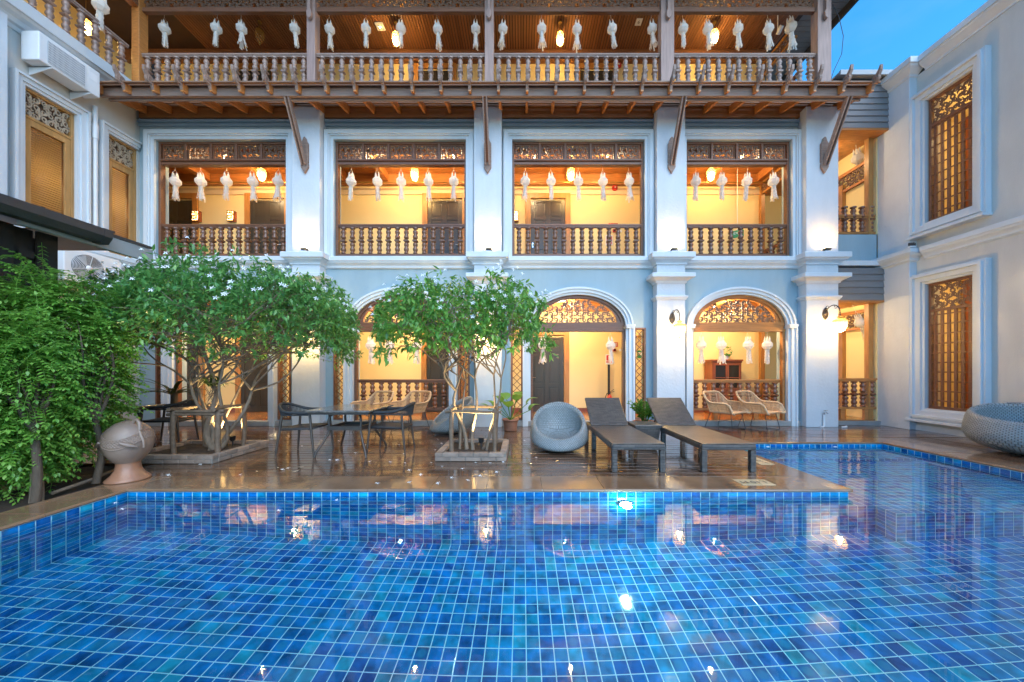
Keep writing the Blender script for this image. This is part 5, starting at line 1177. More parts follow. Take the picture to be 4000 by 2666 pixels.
# ------------------------------------------------------------------ furniture
def lounger(x0, x1, label):
    t = thing('sun_lounger', ((x0 + x1) / 2, 5.4, 0), label, 'sun lounger', 'wicker sun loungers'); yf, yh, yb, zt = 4.44, 5.93, 6.46, .365
    q = MB(); r = .075
    q.box(x0, x1, yf, yf + r, zt - .075, zt - .004); q.box(x0, x1, yb - r, yb, zt - .075, zt - .004); q.box(x0, x0 + r, yf + r, yb - r, zt - .075, zt - .004); q.box(x1 - r, x1, yf + r, yb - r, zt - .075, zt - .004); q.build('frame', M['wickd'], t, bevel=.015)
    q = MB(); q.box(x0 + .004, x1 - .004, yf + .004, yh, zt - .003, zt + .012); q.build('seat', M['wickd'], t, bevel=.006)
    q = MB(); th = math.atan2(.78 - zt - .0, 6.5 - yh); L = .72; c = Vector(((x0 + x1) / 2, yh + .01 + math.cos(th) * L / 2, zt + .01 + math.sin(th) * L / 2)); q.obox(c, (x1 - x0 - .05, L, .035), Matrix.Rotation(th, 3, 'X')); q.build('backrest', M['wickd'], t, bevel=.008)
    q = MB(); 
    for xx in (x0 + .12, x1 - .12): q.bar((xx, 6.38, .33), (xx, 6.22, .56), .02, .02)
    q.build('prop', M['black'], t)
    for xx in (x0, x1 - .075):
        for yy in (yf, 5.72, yb - .08): q = MB(); q.box(xx + .002, xx + .073, yy + .002, yy + .072, 0.002, zt - .075); q.build('leg', M['wickd'], t, bevel=.008)
lounger(1.17, 1.87, 'dark wicker sun lounger with raised back beside the round chair'); lounger(2.34, 3.05, 'dark wicker sun lounger with raised back beside the pool corner')
x, y = 2.12, 5.95; t = thing('wicker_side_table', (x, y, 0), 'square dark wicker side table between the two loungers', 'table')
q = MB(); q.add([(x + sx * w_, y + sy * w_, z) for z, w_ in ((.03, .17), (.37, .215)) for sx, sy in ((-1, -1), (1, -1), (1, 1), (-1, 1))], [(3, 2, 1, 0), (4, 5, 6, 7)] + [(i, (i + 1) % 4, 4 + (i + 1) % 4, 4 + i) for i in range(4)]); q.build('body', M['wickd'], t, bevel=.01)
q = MB(); q.box(x - .235, x + .235, y - .235, y + .235, .371, .415); q.build('table_top', M['wickd'], t, bevel=.012)
for sx in (-1, 1):
    for sy in (-1, 1): q = MB(); q.box(x + sx * .14 - .02, x + sx * .14 + .02, y + sy * .14 - .02, y + sy * .14 + .02, .002, .031); q.build('foot', M['black'], t)

def pod(cx, cy, rad, hgt, tilt, face, label, squash=1.0, name='round_wicker_chair', cat='chair', group=None, mat='wick'):
    t = thing(name, (cx, cy, 0), label, cat, group)
    out = [(.30, .03), (.52, .05), (.78, .16), (.93, .30), (1.0, .48), (.985, .66), (.955, .82), (.92, .93)]
    rim = [(.895, .975), (.855, 1.0), (.815, .985), (.785, .93)]
    inn = [(.78, .78), (.76, .62), (.70, .48), (.58, .39), (.35, .35), (.001, .34)]
    def mk(prof, n=40):
        b = MB(); vs = []
        for r, z in prof:
            for k in range(n):
                a = 2 * math.pi * k / n; ux, uy = math.cos(a), math.sin(a)
                z2 = z * hgt * (1 + tilt * (-ux) * r) / (1 + tilt * .85); px_, py_ = ux * r * rad, uy * r * rad * squash
                px_ += -.06 * rad * (z - .5); vs.append((px_, py_, z2))
        fs = [(i * n + k, i * n + (k + 1) % n, (i + 1) * n + (k + 1) % n, (i + 1) * n + k) for i in range(len(prof) - 1) for k in range(n)]
        return b.add(vs, fs, True)
    for nm, pr in (('shell', out), ('rim', [out[-1]] + rim), ('seat', [rim[-1]] + inn)):
        b = mk(pr); me = b.mesh(nm, M[mat]); o = link(bpy.data.objects.new(nm, me)); o.parent = t
    b = MB()
    for k in range(4): a = k * math.pi / 2 + .7; b.lathe([(.03, .0), (.03, .035)], 8, (.28 * rad * math.cos(a), .28 * rad * math.sin(a), 0.001))
    o = link(bpy.data.objects.new('foot', b.mesh('foot', M['black']))); o.parent = t
    t.rotation_euler = (0, 0, face); return t
# local front is +x
pod(.62, 5.78, .49, .76, .62, R(-95), 'round blue grey wicker ball chair standing beside a sun lounger', group='round wicker chairs')
pod(-1.50, 7.30, .47, .76, .62, R(-150), 'round grey wicker ball chair behind the smaller flowering tree', group='round wicker chairs')
pod(8.08, 5.40, .70, .78, .22, R(-140), 'large oval grey wicker daybed against the right wing wall', 1.0, 'wicker_daybed', 'daybed')

# rope armchair (local front = +x)
def rope_chair(loc, rz, label, group):
    t = thing('rope_armchair', (0, 0, 0), label, 'chair', group); prt = []
    def prt_add(nm, b, mat):
        o = link(bpy.data.objects.new(nm, b.mesh(nm, M[mat]))); o.parent = t; return o
    legs = [((.23, .26, .68), (.30, .27, .002)), ((.23, -.26, .68), (.30, -.27, .002)), ((-.22, .22, .64), (-.29, .26, .002)), ((-.22, -.22, .64), (-.29, -.26, .002))]
    for a, b_ in legs: b = MB(); b.tube([a, tuple((Vector(a) + Vector(b_)) / 2), b_], [.019, .019, .013], 8); prt_add('leg', b, 'bronze')
    b = MB(); fr = [(.26, .245, .44), (-.25, .225, .42), (-.25, -.225, .42), (.26, -.245, .44)]; b.tube(fr, .018, 8, closed=True); prt_add('seat_frame', b, 'rope')
    b = MB()
    for k in range(15): u = -.21 + k * .03; b.bar((-.24, u, .425), (.255, u * 1.08, .444), .024, .012)
    for k in range(15): u = -.225 + k * .033; b.bar((u, -.225, .432), (u, .225, .432), .020, .010)
    prt_add('seat', b, 'rope')
    top = []; low = []
    for i in range(25):
        s_ = i / 24; a = math.pi * (s_ - .5) * 1.02
        x_ = -.05 - .30 * math.cos(a) if abs(a) < 1.57 else -.05; y_ = .285 * math.sin(a)
        k = math.cos(a) ** 2 if abs(a) < 1.57 else 0
        top.append((x_, y_, .685 + .115 * k)); low.append((x_ + .03 * k, y_ * .97, .645 - .035 * k))
    top = [(.24, -.28, .675)] + top + [(.24, .28, .675)]; low = [(.22, -.275, .65)] + low + [(.22, .275, .65)]
    b = MB(); b.tube(top, .022, 8); b.tube(low, .012, 6); prt_add('back_rail', b, 'rope')
    b = MB()
    for i in range(1, len(top) - 1):
        for f_ in (0, .5):
            p = Vector(top[i]).lerp(Vector(top[i + 1]), f_); q_ = Vector(low[i]).lerp(Vector(low[i + 1]), f_)
            if (p - q_).length > .03: b.tube([p, q_], .0065, 5)
    prt_add('back_cords', b, 'rope')['kind'] = 'stuff'
    t.location = loc; t.rotation_euler = (0, 0, rz); WM[t.name_full] = I4; return t
ch = rope_chair((-3.47, 5.46, .002), R(0), 'black rope armchair at the left side of the table by the smaller tree', 'black rope armchairs')
dup(ch, (-2.12, 5.56, .002), R(182), 'black rope armchair at the right side of the table by the smaller tree')
dup(ch, (-6.42, 6.22, .002), R(195), 'black rope armchair at the table behind the large clay jar, beside the wide tree')
dup(ch, (-7.75, 6.0, .002), R(5), 'black rope armchair at the table behind the large clay jar, half hidden by leaves')

def metal_table(x0, x1, y0, y1, label, zt=.73):
    t = thing('patio_table', ((x0 + x1) / 2, (y0 + y1) / 2, 0), label, 'table', 'metal patio tables'); c = Vector(((x0 + x1) / 2, (y0 + y1) / 2, 0))
    q = MB(); q.box(x0, x1, y0, y1, zt - .03, zt); q.build('table_top', M['ttop'], t, bevel=.008)
    q = MB(); q.strip([(x0 + .06, y0 + .06), (x1 - .06, y0 + .06), (x1 - .06, y1 - .06), (x0 + .06, y1 - .06)], [(x0 + .03, y0 + .03), (x1 - .03, y0 + .03), (x1 - .03, y1 - .03), (x0 + .03, y1 - .03)], zt - .065, zt - .031, 'xy', closed=True); q.build('apron', M['bronze'], t)
    for sx in (-1, 1):
        for sy in (-1, 1):
            px_, py_ = (x1 - x0) / 2 - .1, (y1 - y0) / 2 - .1; pts = []
            for k, (f_, z) in enumerate(((.45, zt - .066), (.62, .62), (.66, .54), (.62, .44), (.66, .34), (.82, .20), (.98, .08), (1.02, .004))): pts.append((c.x + sx * px_ * f_, c.y + sy * py_ * f_, z))
            q = MB(); q.tube(pts, .019, 8); q.build('leg', M['bronze'], t)
    q = MB(); s_ = .27; q.strip([(c.x - s_ + .03, c.y - s_ + .03), (c.x + s_ - .03, c.y - s_ + .03), (c.x + s_ - .03, c.y + s_ - .03), (c.x - s_ + .03, c.y + s_ - .03)], [(c.x - s_, c.y - s_), (c.x + s_, c.y - s_), (c.x + s_, c.y + s_), (c.x - s_, c.y + s_)], .40, .46, 'xy', closed=True)
    for k in range(5): q.box(c.x - s_ + .03, c.x + s_ - .03, c.y - .2 + k * .1 - .02, c.y - .2 + k * .1 + .02, .405, .418)
    q.build('lower_shelf', M['bronze'], t)
M['ttop'] = simple('wet_mosaic_top', (.14, .125, .11), .12, .6, 26, .5, 30, coat=.6)
metal_table(-3.25, -2.28, 5.09, 6.05, 'square metal patio table with wet top between two rope armchairs by the smaller tree')
metal_table(-7.40, -6.42, 5.25, 6.15, 'square metal patio table with wet top behind the large clay jar')

# cane tub chair (local front = +x)
def cane_chair(loc, rz, label, group):
    t = thing('cane_armchair', (0, 0, 0), label, 'chair', group)
    def prt_add(nm, b, mat):
        o = link(bpy.data.objects.new(nm, b.mesh(nm, M[mat]))); o.parent = t; return o
    N_ = 33; base, rim = [], []
    for i in range(N_):
        s_ = i / (N_ - 1) * 2 - 1; a = abs(s_)
        if a > .52: f_ = (a - .52) / .48; x_, y_ = -.16 + .50 * f_, .36
        else: th = a / .52 * math.pi / 2; x_, y_ = -.16 - .20 * math.cos(th), .36 * math.sin(th)
        y_ *= 1 if s_ > 0 else -1; hz = .83 - .22 * min(1, max(0, (a - .30) / .28)) ** 1.0
        drop = max(0, (a - .88) / .12); rim.append((x_ * 1.06 - .03 * (1 - a), y_ * 1.06, hz - .20 * drop ** 2)); base.append((x_ * .84 + .02, y_ * .78, .40))
    b = MB(); b.tube(rim, .022, 8); b.tube(base, .016, 7); 
    for k in (0, -1): b.tube([rim[k], tuple((Vector(rim[k]) + Vector(base[k])) / 2 + Vector((.03, 0, -.02))), base[k]], .022, 8)
    b.tube([base[0], base[-1]], .018, 8); prt_add('rim', b, 'rattan')
    b = MB()
    for k in range(1, 15):
        f_ = k / 15; pts = [tuple(Vector(base[i]).lerp(Vector(rim[i]), f_ ** .9)) for i in range(N_)]; b.tube(pts, .0058, 4, caps=False)
    prt_add('cane_weave', b, 'rattan')
    b = MB()
    for i in range(2, N_ - 2, 3): b.tube([base[i], rim[i]], .0065, 5)
    prt_add('cane_ribs', b, 'rattan')
    b = MB(); m_ = base[::2]; b.add([(p[0], p[1], .405) for p in m_], [tuple(range(len(m_)))]); b.add([(p[0], p[1], .385) for p in m_], [tuple(range(len(m_)))[::-1]])
    for k in range(11): yy = -.25 + k * .05; b.tube([(.34, yy, .409), (-.25 + abs(yy) * .4, yy, .409)], .010, 5)
    prt_add('seat', b, 'rattan')
    for s_ in (-1, 1):
        b = MB(); b.tube([(.24, s_ * .22, .39), (.30, s_ * .28, .03), (.28, s_ * .285, .012), (-.28, s_ * .285, .012), (-.30, s_ * .28, .03), (-.20, s_ * .22, .39)], .007, 6); prt_add('leg', b, 'black')
    b = MB(); b.tube([(.24, -.22, .385), (.24, .22, .385)], .006, 5); b.tube([(-.2, -.22, .385), (-.2, .22, .385)], .006, 5); prt_add('crossbar', b, 'black')
    t.location = loc; t.rotation_euler = (0, 0, rz); WM[t.name_full] = I4; return t
cc = cane_chair((4.56, 7.68, .002), R(-58), 'pale cane armchair with wire legs in the cabinet arch, next to the lounger', 'cane armchairs')
dup(cc, (5.33, 7.70, .002), R(-60), 'pale cane armchair with wire legs in the cabinet arch, next to the end pillar')
dup(cc, (-3.38, 7.70, .002), R(-122), 'pale cane armchair with wire legs behind the patio table, next to the lattice panel')
dup(cc, (-2.53, 7.72, .002), R(-120), 'pale cane armchair with wire legs between the patio table and a round chair')

# cabinet with a plant on it in the corridor
x0, x1, y0, y1 = PX(2785, 9.4), PX(2880, 9.6), 9.40, 9.85; t = thing('display_cabinet', ((x0 + x1) / 2, 9.6, .125), 'red brown glazed display cabinet on the corridor wall behind the arch', 'cabinet')
zc = PZ(1405, 9.4); q = MB(); q.box(x0, x1, y0 + .02, y1, .125, zc - .05); q.box(x0 - .03, x1 + .03, y0 - .02, y1, zc - .05, zc); q.box(x0 - .01, x1 + .01, y0, y1, zc - .09, zc - .051); q.build('carcass', M['cabinet'], t, bevel=.006)
for k in range(2):
    xa = x0 + .03 + k * ((x1 - x0 - .06) / 2); xb = xa + (x1 - x0 - .06) / 2 - .005; q = MB(); q.strip([(xa + .04, .85), (xb - .04, .85), (xb - .04, zc - .16), (xa + .04, zc - .16)], [(xa, .80), (xb, .80), (xb, zc - .11), (xa, zc - .11)], y0 - .004, y0 + .0195, closed=True); q.box(xa + .04, xb - .04, y0 - .002, y0 + .0195, 1.12, 1.14); dd = q.build('door', M['cabinet'], t)
    q = MB(); q.box(xa + .04, xb - .04, y0 + .008, y0 + .0192, .85, 1.119); q.box(xa + .04, xb - .04, y0 + .008, y0 + .0192, 1.141, zc - .16); q.build('pane', M['glassd'], dd)
    q = MB(); kx = xb - .02 if k == 0 else xa + .02; q.lathe([(.012, 0), (.015, .012), (.001, .018)], 8, (kx, y0 - .005, 1.13), Rx); q.build('knob', M['chrome'], dd)

# ------------------------------------------------------------------ clay jar
JX, JY = -4.80, 4.16; t = thing('clay_jar', (JX, JY, 0), 'large terracotta jar shaped like a fish on a flared foot at the pool corner', 'jar')
q = MB(); q.lathe([(.16, .0), (.195, .002), (.198, .012), (.185, .03), (.145, .075), (.115, .13), (.105, .19), (.108, .22)], 40, (JX, JY, .001)); q.build('foot', simple('terracotta_foot', (.34, .16, .09), .33, .2, 4, .2, 50), t)
q = MB(); q.lathe([(.105, .218), (.116, .222), (.12, .232), (.150, .262), (.196, .34), (.220, .42), (.222, .495), (.205, .575), (.168, .64), (.11, .69), (.05, .715), (.001, .72)], 48, (JX, JY, 0)); q.build('body', M['terra'], t)
def on_jar(a, z):
    P_ = [(.196, .34), (.220, .42), (.222, .495), (.205, .575), (.168, .64), (.11, .69), (.05, .715), (.001, .72)]
    for (r0, z0), (r1, z1) in zip(P_, P_[1:]):
        if z0 <= z <= z1: r = r0 + (r1 - r0) * (z - z0) / (z1 - z0); break
    else: r = .1
    return (JX + r * math.cos(a), JY + r * math.sin(a), z)
q = MB()
for dz, am in ((.545, .05), (.56, .05), (.46, .06)): q.tube([on_jar(a, min(.70, max(.345, dz + am * math.sin(2 * a + 1.0)))) for a in [i * 2 * math.pi / 60 for i in range(60)]], .0065, 5, closed=True)
q.build('relief_bands', M['terra'], t)
sc_ = MB()
for i in range(46):
    for j in range(5):
        a = (i + .5 * (j % 2)) * 2 * math.pi / 46; z = .475 + j * .017 + .04 * math.sin(2 * a + 1.0); p = Vector(on_jar(a, z)); n_ = Vector((math.cos(a), math.sin(a), .3)).normalized()
        sc_.lathe([(.014, 0), (.011, .004), (.001, .006)], 6, p - n_ * .002, n_.to_track_quat('Z', 'Y').to_matrix())
sc_.build('scales', M['terra'], t, kind='stuff')
q = MB(); th = .0     # handle loop over the right shoulder and fin
hl = [(JX + .08, JY - .03, .645), (JX + .10, JY - .03, .715), (JX + .14, JY - .03, .735), (JX + .17, JY - .03, .69), (JX + .175, JY - .03, .61)]
q.tube(hl, [.028, .022, .018, .02, .028], 10); q.tube([(JX + .155, JY - .03, .63), (JX + .205, JY - .05, .56), (JX + .24, JY - .05, .48), (JX + .245, JY - .05, .40)], [.02, .016, .014, .012], 8); q.build('handle', M['terra'], t)
for s_ in (-1, 1):
    q = MB(); a = -.6 if s_ > 0 else -2.5; p = Vector(on_jar(a, .43)); d_ = Vector((math.cos(a), math.sin(a), 0)); u_ = Vector((-math.sin(a), math.cos(a), 0)) * s_
    q.tube([p - d_ * .01 + Vector((0, 0, .06)) - u_ * .10, p + d_ * .012 + Vector((0, 0, .02)) - u_ * .03, p + d_ * .03 + Vector((0, 0, -.01)) + u_ * .04], [.012, .03, .008], 8); q.build('fin', M['terra'], t)

# ------------------------------------------------------------------ plants
class Leaves(MB):
    def leaf(s, p, dirv, up, L, wd, fold=.25, curl=.15):
        d_ = dirv.normalized(); side = d_.cross(up)
        if side.length < 1e-3: side = d_.cross(Vector((1, 0, 0)))
        side.normalize(); nrm = side.cross(d_); m_ = p + d_ * L * .45 - nrm * L * fold * .25; tip = p + d_ * L - nrm * L * curl
        l = p + d_ * L * .42 + side * wd / 2; r = p + d_ * L * .42 - side * wd / 2
        l2 = p + d_ * L * .72 + side * wd * .33 - nrm * L * curl * .4; r2 = p + d_ * L * .72 - side * wd * .33 - nrm * L * curl * .4
        s.add([p, l, l2, tip, r2, r, m_], [(0, 6, 1), (6, 2, 1), (6, 3, 2), (0, 5, 6), (6, 5, 4), (6, 4, 3)], True)
def rv(rnd, s=1.0): return Vector((rnd.gauss(0, s), rnd.gauss(0, s), rnd.gauss(0, s)))
def curve(a, b, rnd, sag=.0, wob=.06, n=7):
    a, b = Vector(a), Vector(b); L = (b - a).length; k = rv(rnd, wob * L); k2 = rv(rnd, wob * L); out = []
    for i in range(n + 1):
        t_ = i / n; out.append(a.lerp(b, t_) + k * math.sin(math.pi * t_) + k2 * math.sin(2 * math.pi * t_) * .5 + Vector((0, 0, -sag * 4 * t_ * (1 - t_))))
    return out
bl = MB()
for k in range(5):
    a = k * 2 * math.pi / 5; c, s_ = math.cos(a), math.sin(a); c2, s2 = math.cos(a + .5), math.sin(a + .5); c3, s3 = math.cos(a + .25), math.sin(a + .25)
    bl.add([(0, 0, .004), (.018 * c, .018 * s_, .008), (.034 * c3, .034 * s3, .006), (.022 * c2, .022 * s2, .004)], [(0, 1, 2, 3)])
bl.lathe([(.004, -.02), (.005, .005), (.001, .008)], 5)
blossom_me = bl.mesh('blossom', M['petal'])
def flowering_tree(name, base, cen, rx, ry, hup, hdn, label, seed, ntips, leafL, mat, stems, nbl, droop):
    rnd = random.Random(seed); t = thing(name, base, label, 'tree'); base = Vector(base); cen = Vector(cen)
    def shell(k):
        a = rnd.uniform(0, 2 * math.pi); rr = math.sqrt(rnd.random()); rr = .25 + .75 * rr if k else rr
        ztop = hup * math.sqrt(max(0, 1 - rr ** 2.4)); lump = .10 * math.sin(a * 3 + seed) + .08 * math.sin(a * 5 + 2 * seed) + .06 * math.sin(rr * 9 + a * 2)
        zbot = -hdn * (.25 + .75 * rr ** 2)
        f_ = rnd.random() ** .55; z = zbot + (ztop + lump * hup - zbot) * f_
        return cen + Vector((rx * rr * math.cos(a) * (1 + lump * .5), ry * rr * math.sin(a) * (1 + lump * .5), z)), rr, f_
    # limbs
    tr = MB(); limb_ends = []
    for (bx, by, fx, fy, r0, zf) in stems:
        r0 *= .78; p0 = base + Vector((bx, by, 0)); p1 = Vector((base.x + fx, base.y + fy, base.z + zf)); c_ = curve(p0, p1, rnd, 0, .05); n = len(c_)
        tr.tube(c_, [r0 * (1 - .45 * i / (n - 1)) * (1 + rnd.uniform(-.08, .08)) for i in range(n)], 9)
        for j in range(4):
            q_, rr, f_ = shell(1); q_ = cen + (q_ - cen) * .72; q_.z = cen.z - hdn * .35 + rnd.uniform(-.1, .25)
            c2_ = curve(c_[-1], q_, rnd, -.04, .08); tr.tube(c2_, [r0 * .5 * (1 - .6 * i / (len(c2_) - 1)) for i in range(len(c2_))], 7); limb_ends.append(c2_)
            for w_ in range(3):
                s0 = c2_[rnd.randrange(3, len(c2_))]; q2, _, _ = shell(1); q2 = s0 + (q2 - s0) * min(1, .8 / max(.1, (q2 - s0).length)); c3_ = curve(s0, q2, rnd, -.02, .1, 5); tr.tube(c3_, [.012 - .0015 * i for i in range(len(c3_))], 5); limb_ends.append(c3_)
    tr.build('trunk', M['bark'], t)
    lv = Leaves(); tw = MB(); tips = []
    allp = [p for c_ in limb_ends for p in c_[2:]]
    for k in range(ntips):
        p, rr, f_ = shell(1); tips.append((p, rr, f_))
        out = Vector(((p.x - cen.x) / rx, (p.y - cen.y) / ry, .35 + (.5 if f_ > .7 else 0))).normalized(); out = (out + rv(rnd, .35)).normalized()
        if k % 5 == 0:
            q_ = min(allp[k % 7::7], key=lambda s_: (s_ - p).length_squared); tw.tube(curve(q_, p, rnd, .02, .08, 3), [.006, .005, .004, .003], 4, caps=False)
        for j in range(rnd.randint(8, 12)):
            d_ = (out * .55 + rv(rnd, .62) + Vector((0, 0, -droop * rnd.uniform(.4, 1.3)))).normalized(); L = leafL * rnd.uniform(.65, 1.2); st = p - out * rnd.uniform(0, .14) + rv(rnd, .02)
            lv.leaf(st, d_, Vector((0, 0, 1)) + rv(rnd, .25), L, L * rnd.uniform(.32, .42), .25, rnd.uniform(.05, .3))
    tw.build('twigs', M['bark'], t, kind='stuff'); lv.build('crown', M[mat], t, kind='stuff')
    cands = [x_ for x_ in tips if x_[2] > .7 and x_[0].y < cen.y + .3]; rnd.shuffle(cands)
    for p, rr, f_ in cands[:nbl]:
        out = Vector(((p.x - cen.x) / rx, (p.y - cen.y) / ry - .4, .7)).normalized(); o = place('blossom', blossom_me, p + out * .13 + rv(rnd, .02), t, rot=out.to_track_quat('Z', 'Y').to_euler(), scale=(1.15,) * 3)
    return t
def planter(x0, x1, y0, y1, label, h_=.125):
    t = thing('brick_planter', ((x0 + x1) / 2, (y0 + y1) / 2, 0), label, 'planter', 'brick planters'); w_ = .10
    q = MB(); q.strip([(x0 + w_ - .012, y0 + w_ - .012), (x1 - w_ + .012, y0 + w_ - .012), (x1 - w_ + .012, y1 - w_ + .012), (x0 + w_ - .012, y1 - w_ + .012)], [(x0 + .012, y0 + .012), (x1 - .012, y0 + .012), (x1 - .012, y1 - .012), (x0 + .012, y1 - .012)], .002, h_ - .012, 'xy', closed=True); q.build('mortar_core', M['mortar'], t)
    rows = 2; bh = h_ / rows
    for r_ in range(rows):
        for (a, b, ax, f_) in ((x0, x1, 0, y0), (x0, x1, 0, y1 - w_), (y0 + w_, y1 - w_, 1, x0), (y0 + w_, y1 - w_, 1, x1 - w_)):
            u = a - (.11 if r_ else 0)
            while u < b - .01:
                v0, v1 = max(u, a) + .004, min(u + .22, b) - .004
                if v1 - v0 > .03:
                    q = MB(); z0, z1 = .003 + r_ * bh + .002, r_ * bh + bh - .004 + random.uniform(-.002, .003); j = random.uniform(-.003, .003)
                    q.box(*((v0, v1, f_ + j, f_ + w_ + j) if ax == 0 else (f_ + j, f_ + w_ + j, v0, v1)), z0, z1); q.build('brick', M['brick'], t, bevel=.006)
                u += .225
    q = MB(); n = 10
    for i in range(n):
        for k in range(n):
            fx = lambda i_: x0 + w_ - .02 + (x1 - x0 - 2 * w_ + .04) * i_ / n; fy = lambda k_: y0 + w_ - .02 + (y1 - y0 - 2 * w_ + .04) * k_ / n; fz = lambda i_, k_: .075 + .02 * math.sin(i_ * 2.1 + k_ * 1.3) * math.cos(k_ * 1.7)
            q.add([(fx(i), fy(k), fz(i, k)), (fx(i + 1), fy(k), fz(i + 1, k)), (fx(i + 1), fy(k + 1), fz(i + 1, k + 1)), (fx(i), fy(k + 1), fz(i, k + 1))], [(0, 1, 2, 3)], True)
    q.build('soil', M['soil'], t)
def pole_frame(pts, zr, rails, label):
    rnd = random.Random(len(label)); t = thing('pole_frame', (pts[0][0], pts[0][1], .08), label, 'plant support', 'rustic pole frames')
    for x, y in pts: q = MB(); c_ = curve((x, y, .04), (x + rnd.uniform(-.03, .03), y, zr), rnd, 0, .012, 5); q.tube(c_, [.033 * (1 + rnd.uniform(-.15, .15)) for _ in c_], 8); q.build('post', M['pole'], t)
    for i, j, dz in rails:
        (x, y), (x2, y2) = pts[i], pts[j]; a, b = Vector((x, y, zr + dz)), Vector((x2, y2, zr + dz)); u = (b - a).normalized() * .10; q = MB(); c_ = curve(a - u, b + u, rnd, 0, .01, 6); q.tube(c_, [.024 * (1 + rnd.uniform(-.2, .2)) for _ in c_], 8); q.build('rail', M['pole'], t)
planter(-5.78, -4.40, 4.85, 5.95, 'low grey brown brick planter holding the wide flowering tree')
planter(-1.28, -.23, 4.98, 6.05, 'low grey brown brick planter holding the smaller flowering tree')
pole_frame([(-5.15, 5.05), (-4.50, 5.05), (-4.62, 5.65), (-5.25, 5.65)], .73, [(0, 1, 0), (0, 1, -.055), (1, 2, .03), (2, 3, 0), (3, 0, .03)], 'rustic frame of bark covered poles around the wide tree trunk')
pole_frame([(-1.07, 5.18), (-.42, 5.18), (-.45, 5.85), (-1.05, 5.85)], .70, [(0, 1, 0), (1, 2, .03), (2, 3, 0), (3, 0, .03)], 'rustic frame of bark covered poles around the smaller tree stems')
flowering_tree('flowering_tree', (-4.87, 5.42, .06), (-4.78, 5.62, 2.05), 2.05, 1.45, 1.08, .62, 'wide umbrella shaped tree with white star flowers in a brick planter', 5, 2700, .098, 'leafj',
    [(0, 0, .02, .0, .075, .95), (.03, .05, .50, .1, .045, .95), (-.05, .03, -.42, .15, .045, 1.0), (.06, -.03, .25, -.22, .04, 1.05), (-.06, -.03, -.25, -.15, .04, 1.05), (.02, .08, .1, .35, .04, 1.0)], 120, .35)
flowering_tree('flowering_tree', (-.88, 5.42, .06), (-.92, 5.45, 2.02), 1.40, 1.05, .82, .52, 'smaller round topped tree with white star flowers and crooked thin stems', 9, 800, .112, 'leafj2',
    [(.0, .0, -.18, .0, .045, .95), (.10, -.02, .12, .05, .04, 1.15), (.25, .05, .42, .1, .032, 1.2), (-.12, .05, -.05, .2, .03, 1.1), (.32, -.05, .55, -.1, .028, 1.15)], 70, .75)

def frond_shrub(name, base, cen, rx, ry, rz_, nf, label, seed, mat='leafh', trunk=.038, leafL=.052, group=None):
    rnd = random.Random(seed); t = thing(name, base, label, 'shrub', group); base, cen = Vector(base), Vector(cen)
    tr = MB()
    c0 = curve(base, Vector((base.x, base.y, base.z + .7)), rnd, 0, .04); tr.tube(c0, [trunk * (1 - .3 * i / (len(c0) - 1)) for i in range(len(c0))], 9)
    lv = Leaves(); tw = MB()
    for k in range(16):
        u = rv(rnd).normalized(); q_ = cen + Vector((u.x * rx, u.y * ry, abs(u.z) * rz_ * .8)) * rnd.uniform(.5, .85); c_ = curve(c0[-1], q_, rnd, -.08, .06); tr.tube(c_, [trunk * .55 * (1 - .8 * i / (len(c_) - 1)) for i in range(len(c_))], 6)
    for k in range(nf):
        u = rv(rnd).normalized(); r = rnd.uniform(.62, 1.0) * (1 + .12 * math.sin(5 * u.x + seed) * math.sin(4 * u.z + 2 * u.y)); p = cen + Vector((u.x * rx * r, u.y * ry * r, u.z * rz_ * r))
        d_ = (Vector((u.x, u.y, u.z * .4)) + rv(rnd, .5)).normalized(); L = rnd.uniform(.22, .40); n = rnd.randint(6, 9); pos = p - d_ * L * .5; up = Vector((0, 0, 1)) + rv(rnd, .15); dd = d_.copy(); pts = [pos.copy()]
        for j in range(n):
            pos = pos + dd * L / n; pts.append(pos.copy()); dd = (dd + Vector((0, 0, -.13))).normalized(); side = dd.cross(up).normalized(); sc = 1.0 - .45 * abs(j / n - .45)
            for s_ in (-1, 1): lv.leaf(pos, (side * s_ * .9 + dd * .45 + Vector((0, 0, -.12)) + rv(rnd, .08)), up, leafL * sc * rnd.uniform(.9, 1.15), leafL * sc * .52, .15, .12)
        lv.leaf(pos, dd, up, leafL, leafL * .5); tw.tube(pts[::3] + [pts[-1]], .0022, 3, caps=False)
    tr.build('trunk', M['barkd'], t); tw.build('leaf_stalks', M['leafh'], t, kind='stuff'); lv.build('crown', M[mat], t, kind='stuff'); return t
frond_shrub('leafy_shrub', (-5.02, 4.02, 0), (-5.46, 4.18, 1.36), .50, .5, 1.20, 1300, 'bushy green shrub with feathery leaves nearest the clay jar', 21, group='feathery shrubs')
frond_shrub('leafy_shrub', (-4.93, 3.46, 0), (-5.24, 3.55, 1.02), .42, .42, .95, 1000, 'bushy green shrub with a bare split stem beside the pool coping', 22, group='feathery shrubs')
frond_shrub('leafy_shrub', (-5.65, 3.95, 0), (-5.78, 3.95, 1.52), .50, .6, 1.12, 900, 'tall bushy green shrub against the dark shed wall', 23, group='feathery shrubs')
frond_shrub('leafy_shrub', (-5.5, 2.9, 0), (-5.50, 2.95, 1.3), .5, .5, 1.1, 420, 'bushy green shrub at the outer end of the planting bed', 24, group='feathery shrubs')
q = MB(); q.tube([(-4.98, 3.50, -.02), (-5.0, 3.52, .16), (-5.01, 3.52, .28)], [.05, .045, .04], 9); tag(q.build('cut_stump', M['bark']), 'short sawn stump beside a shrub in the planting bed', 'stump')
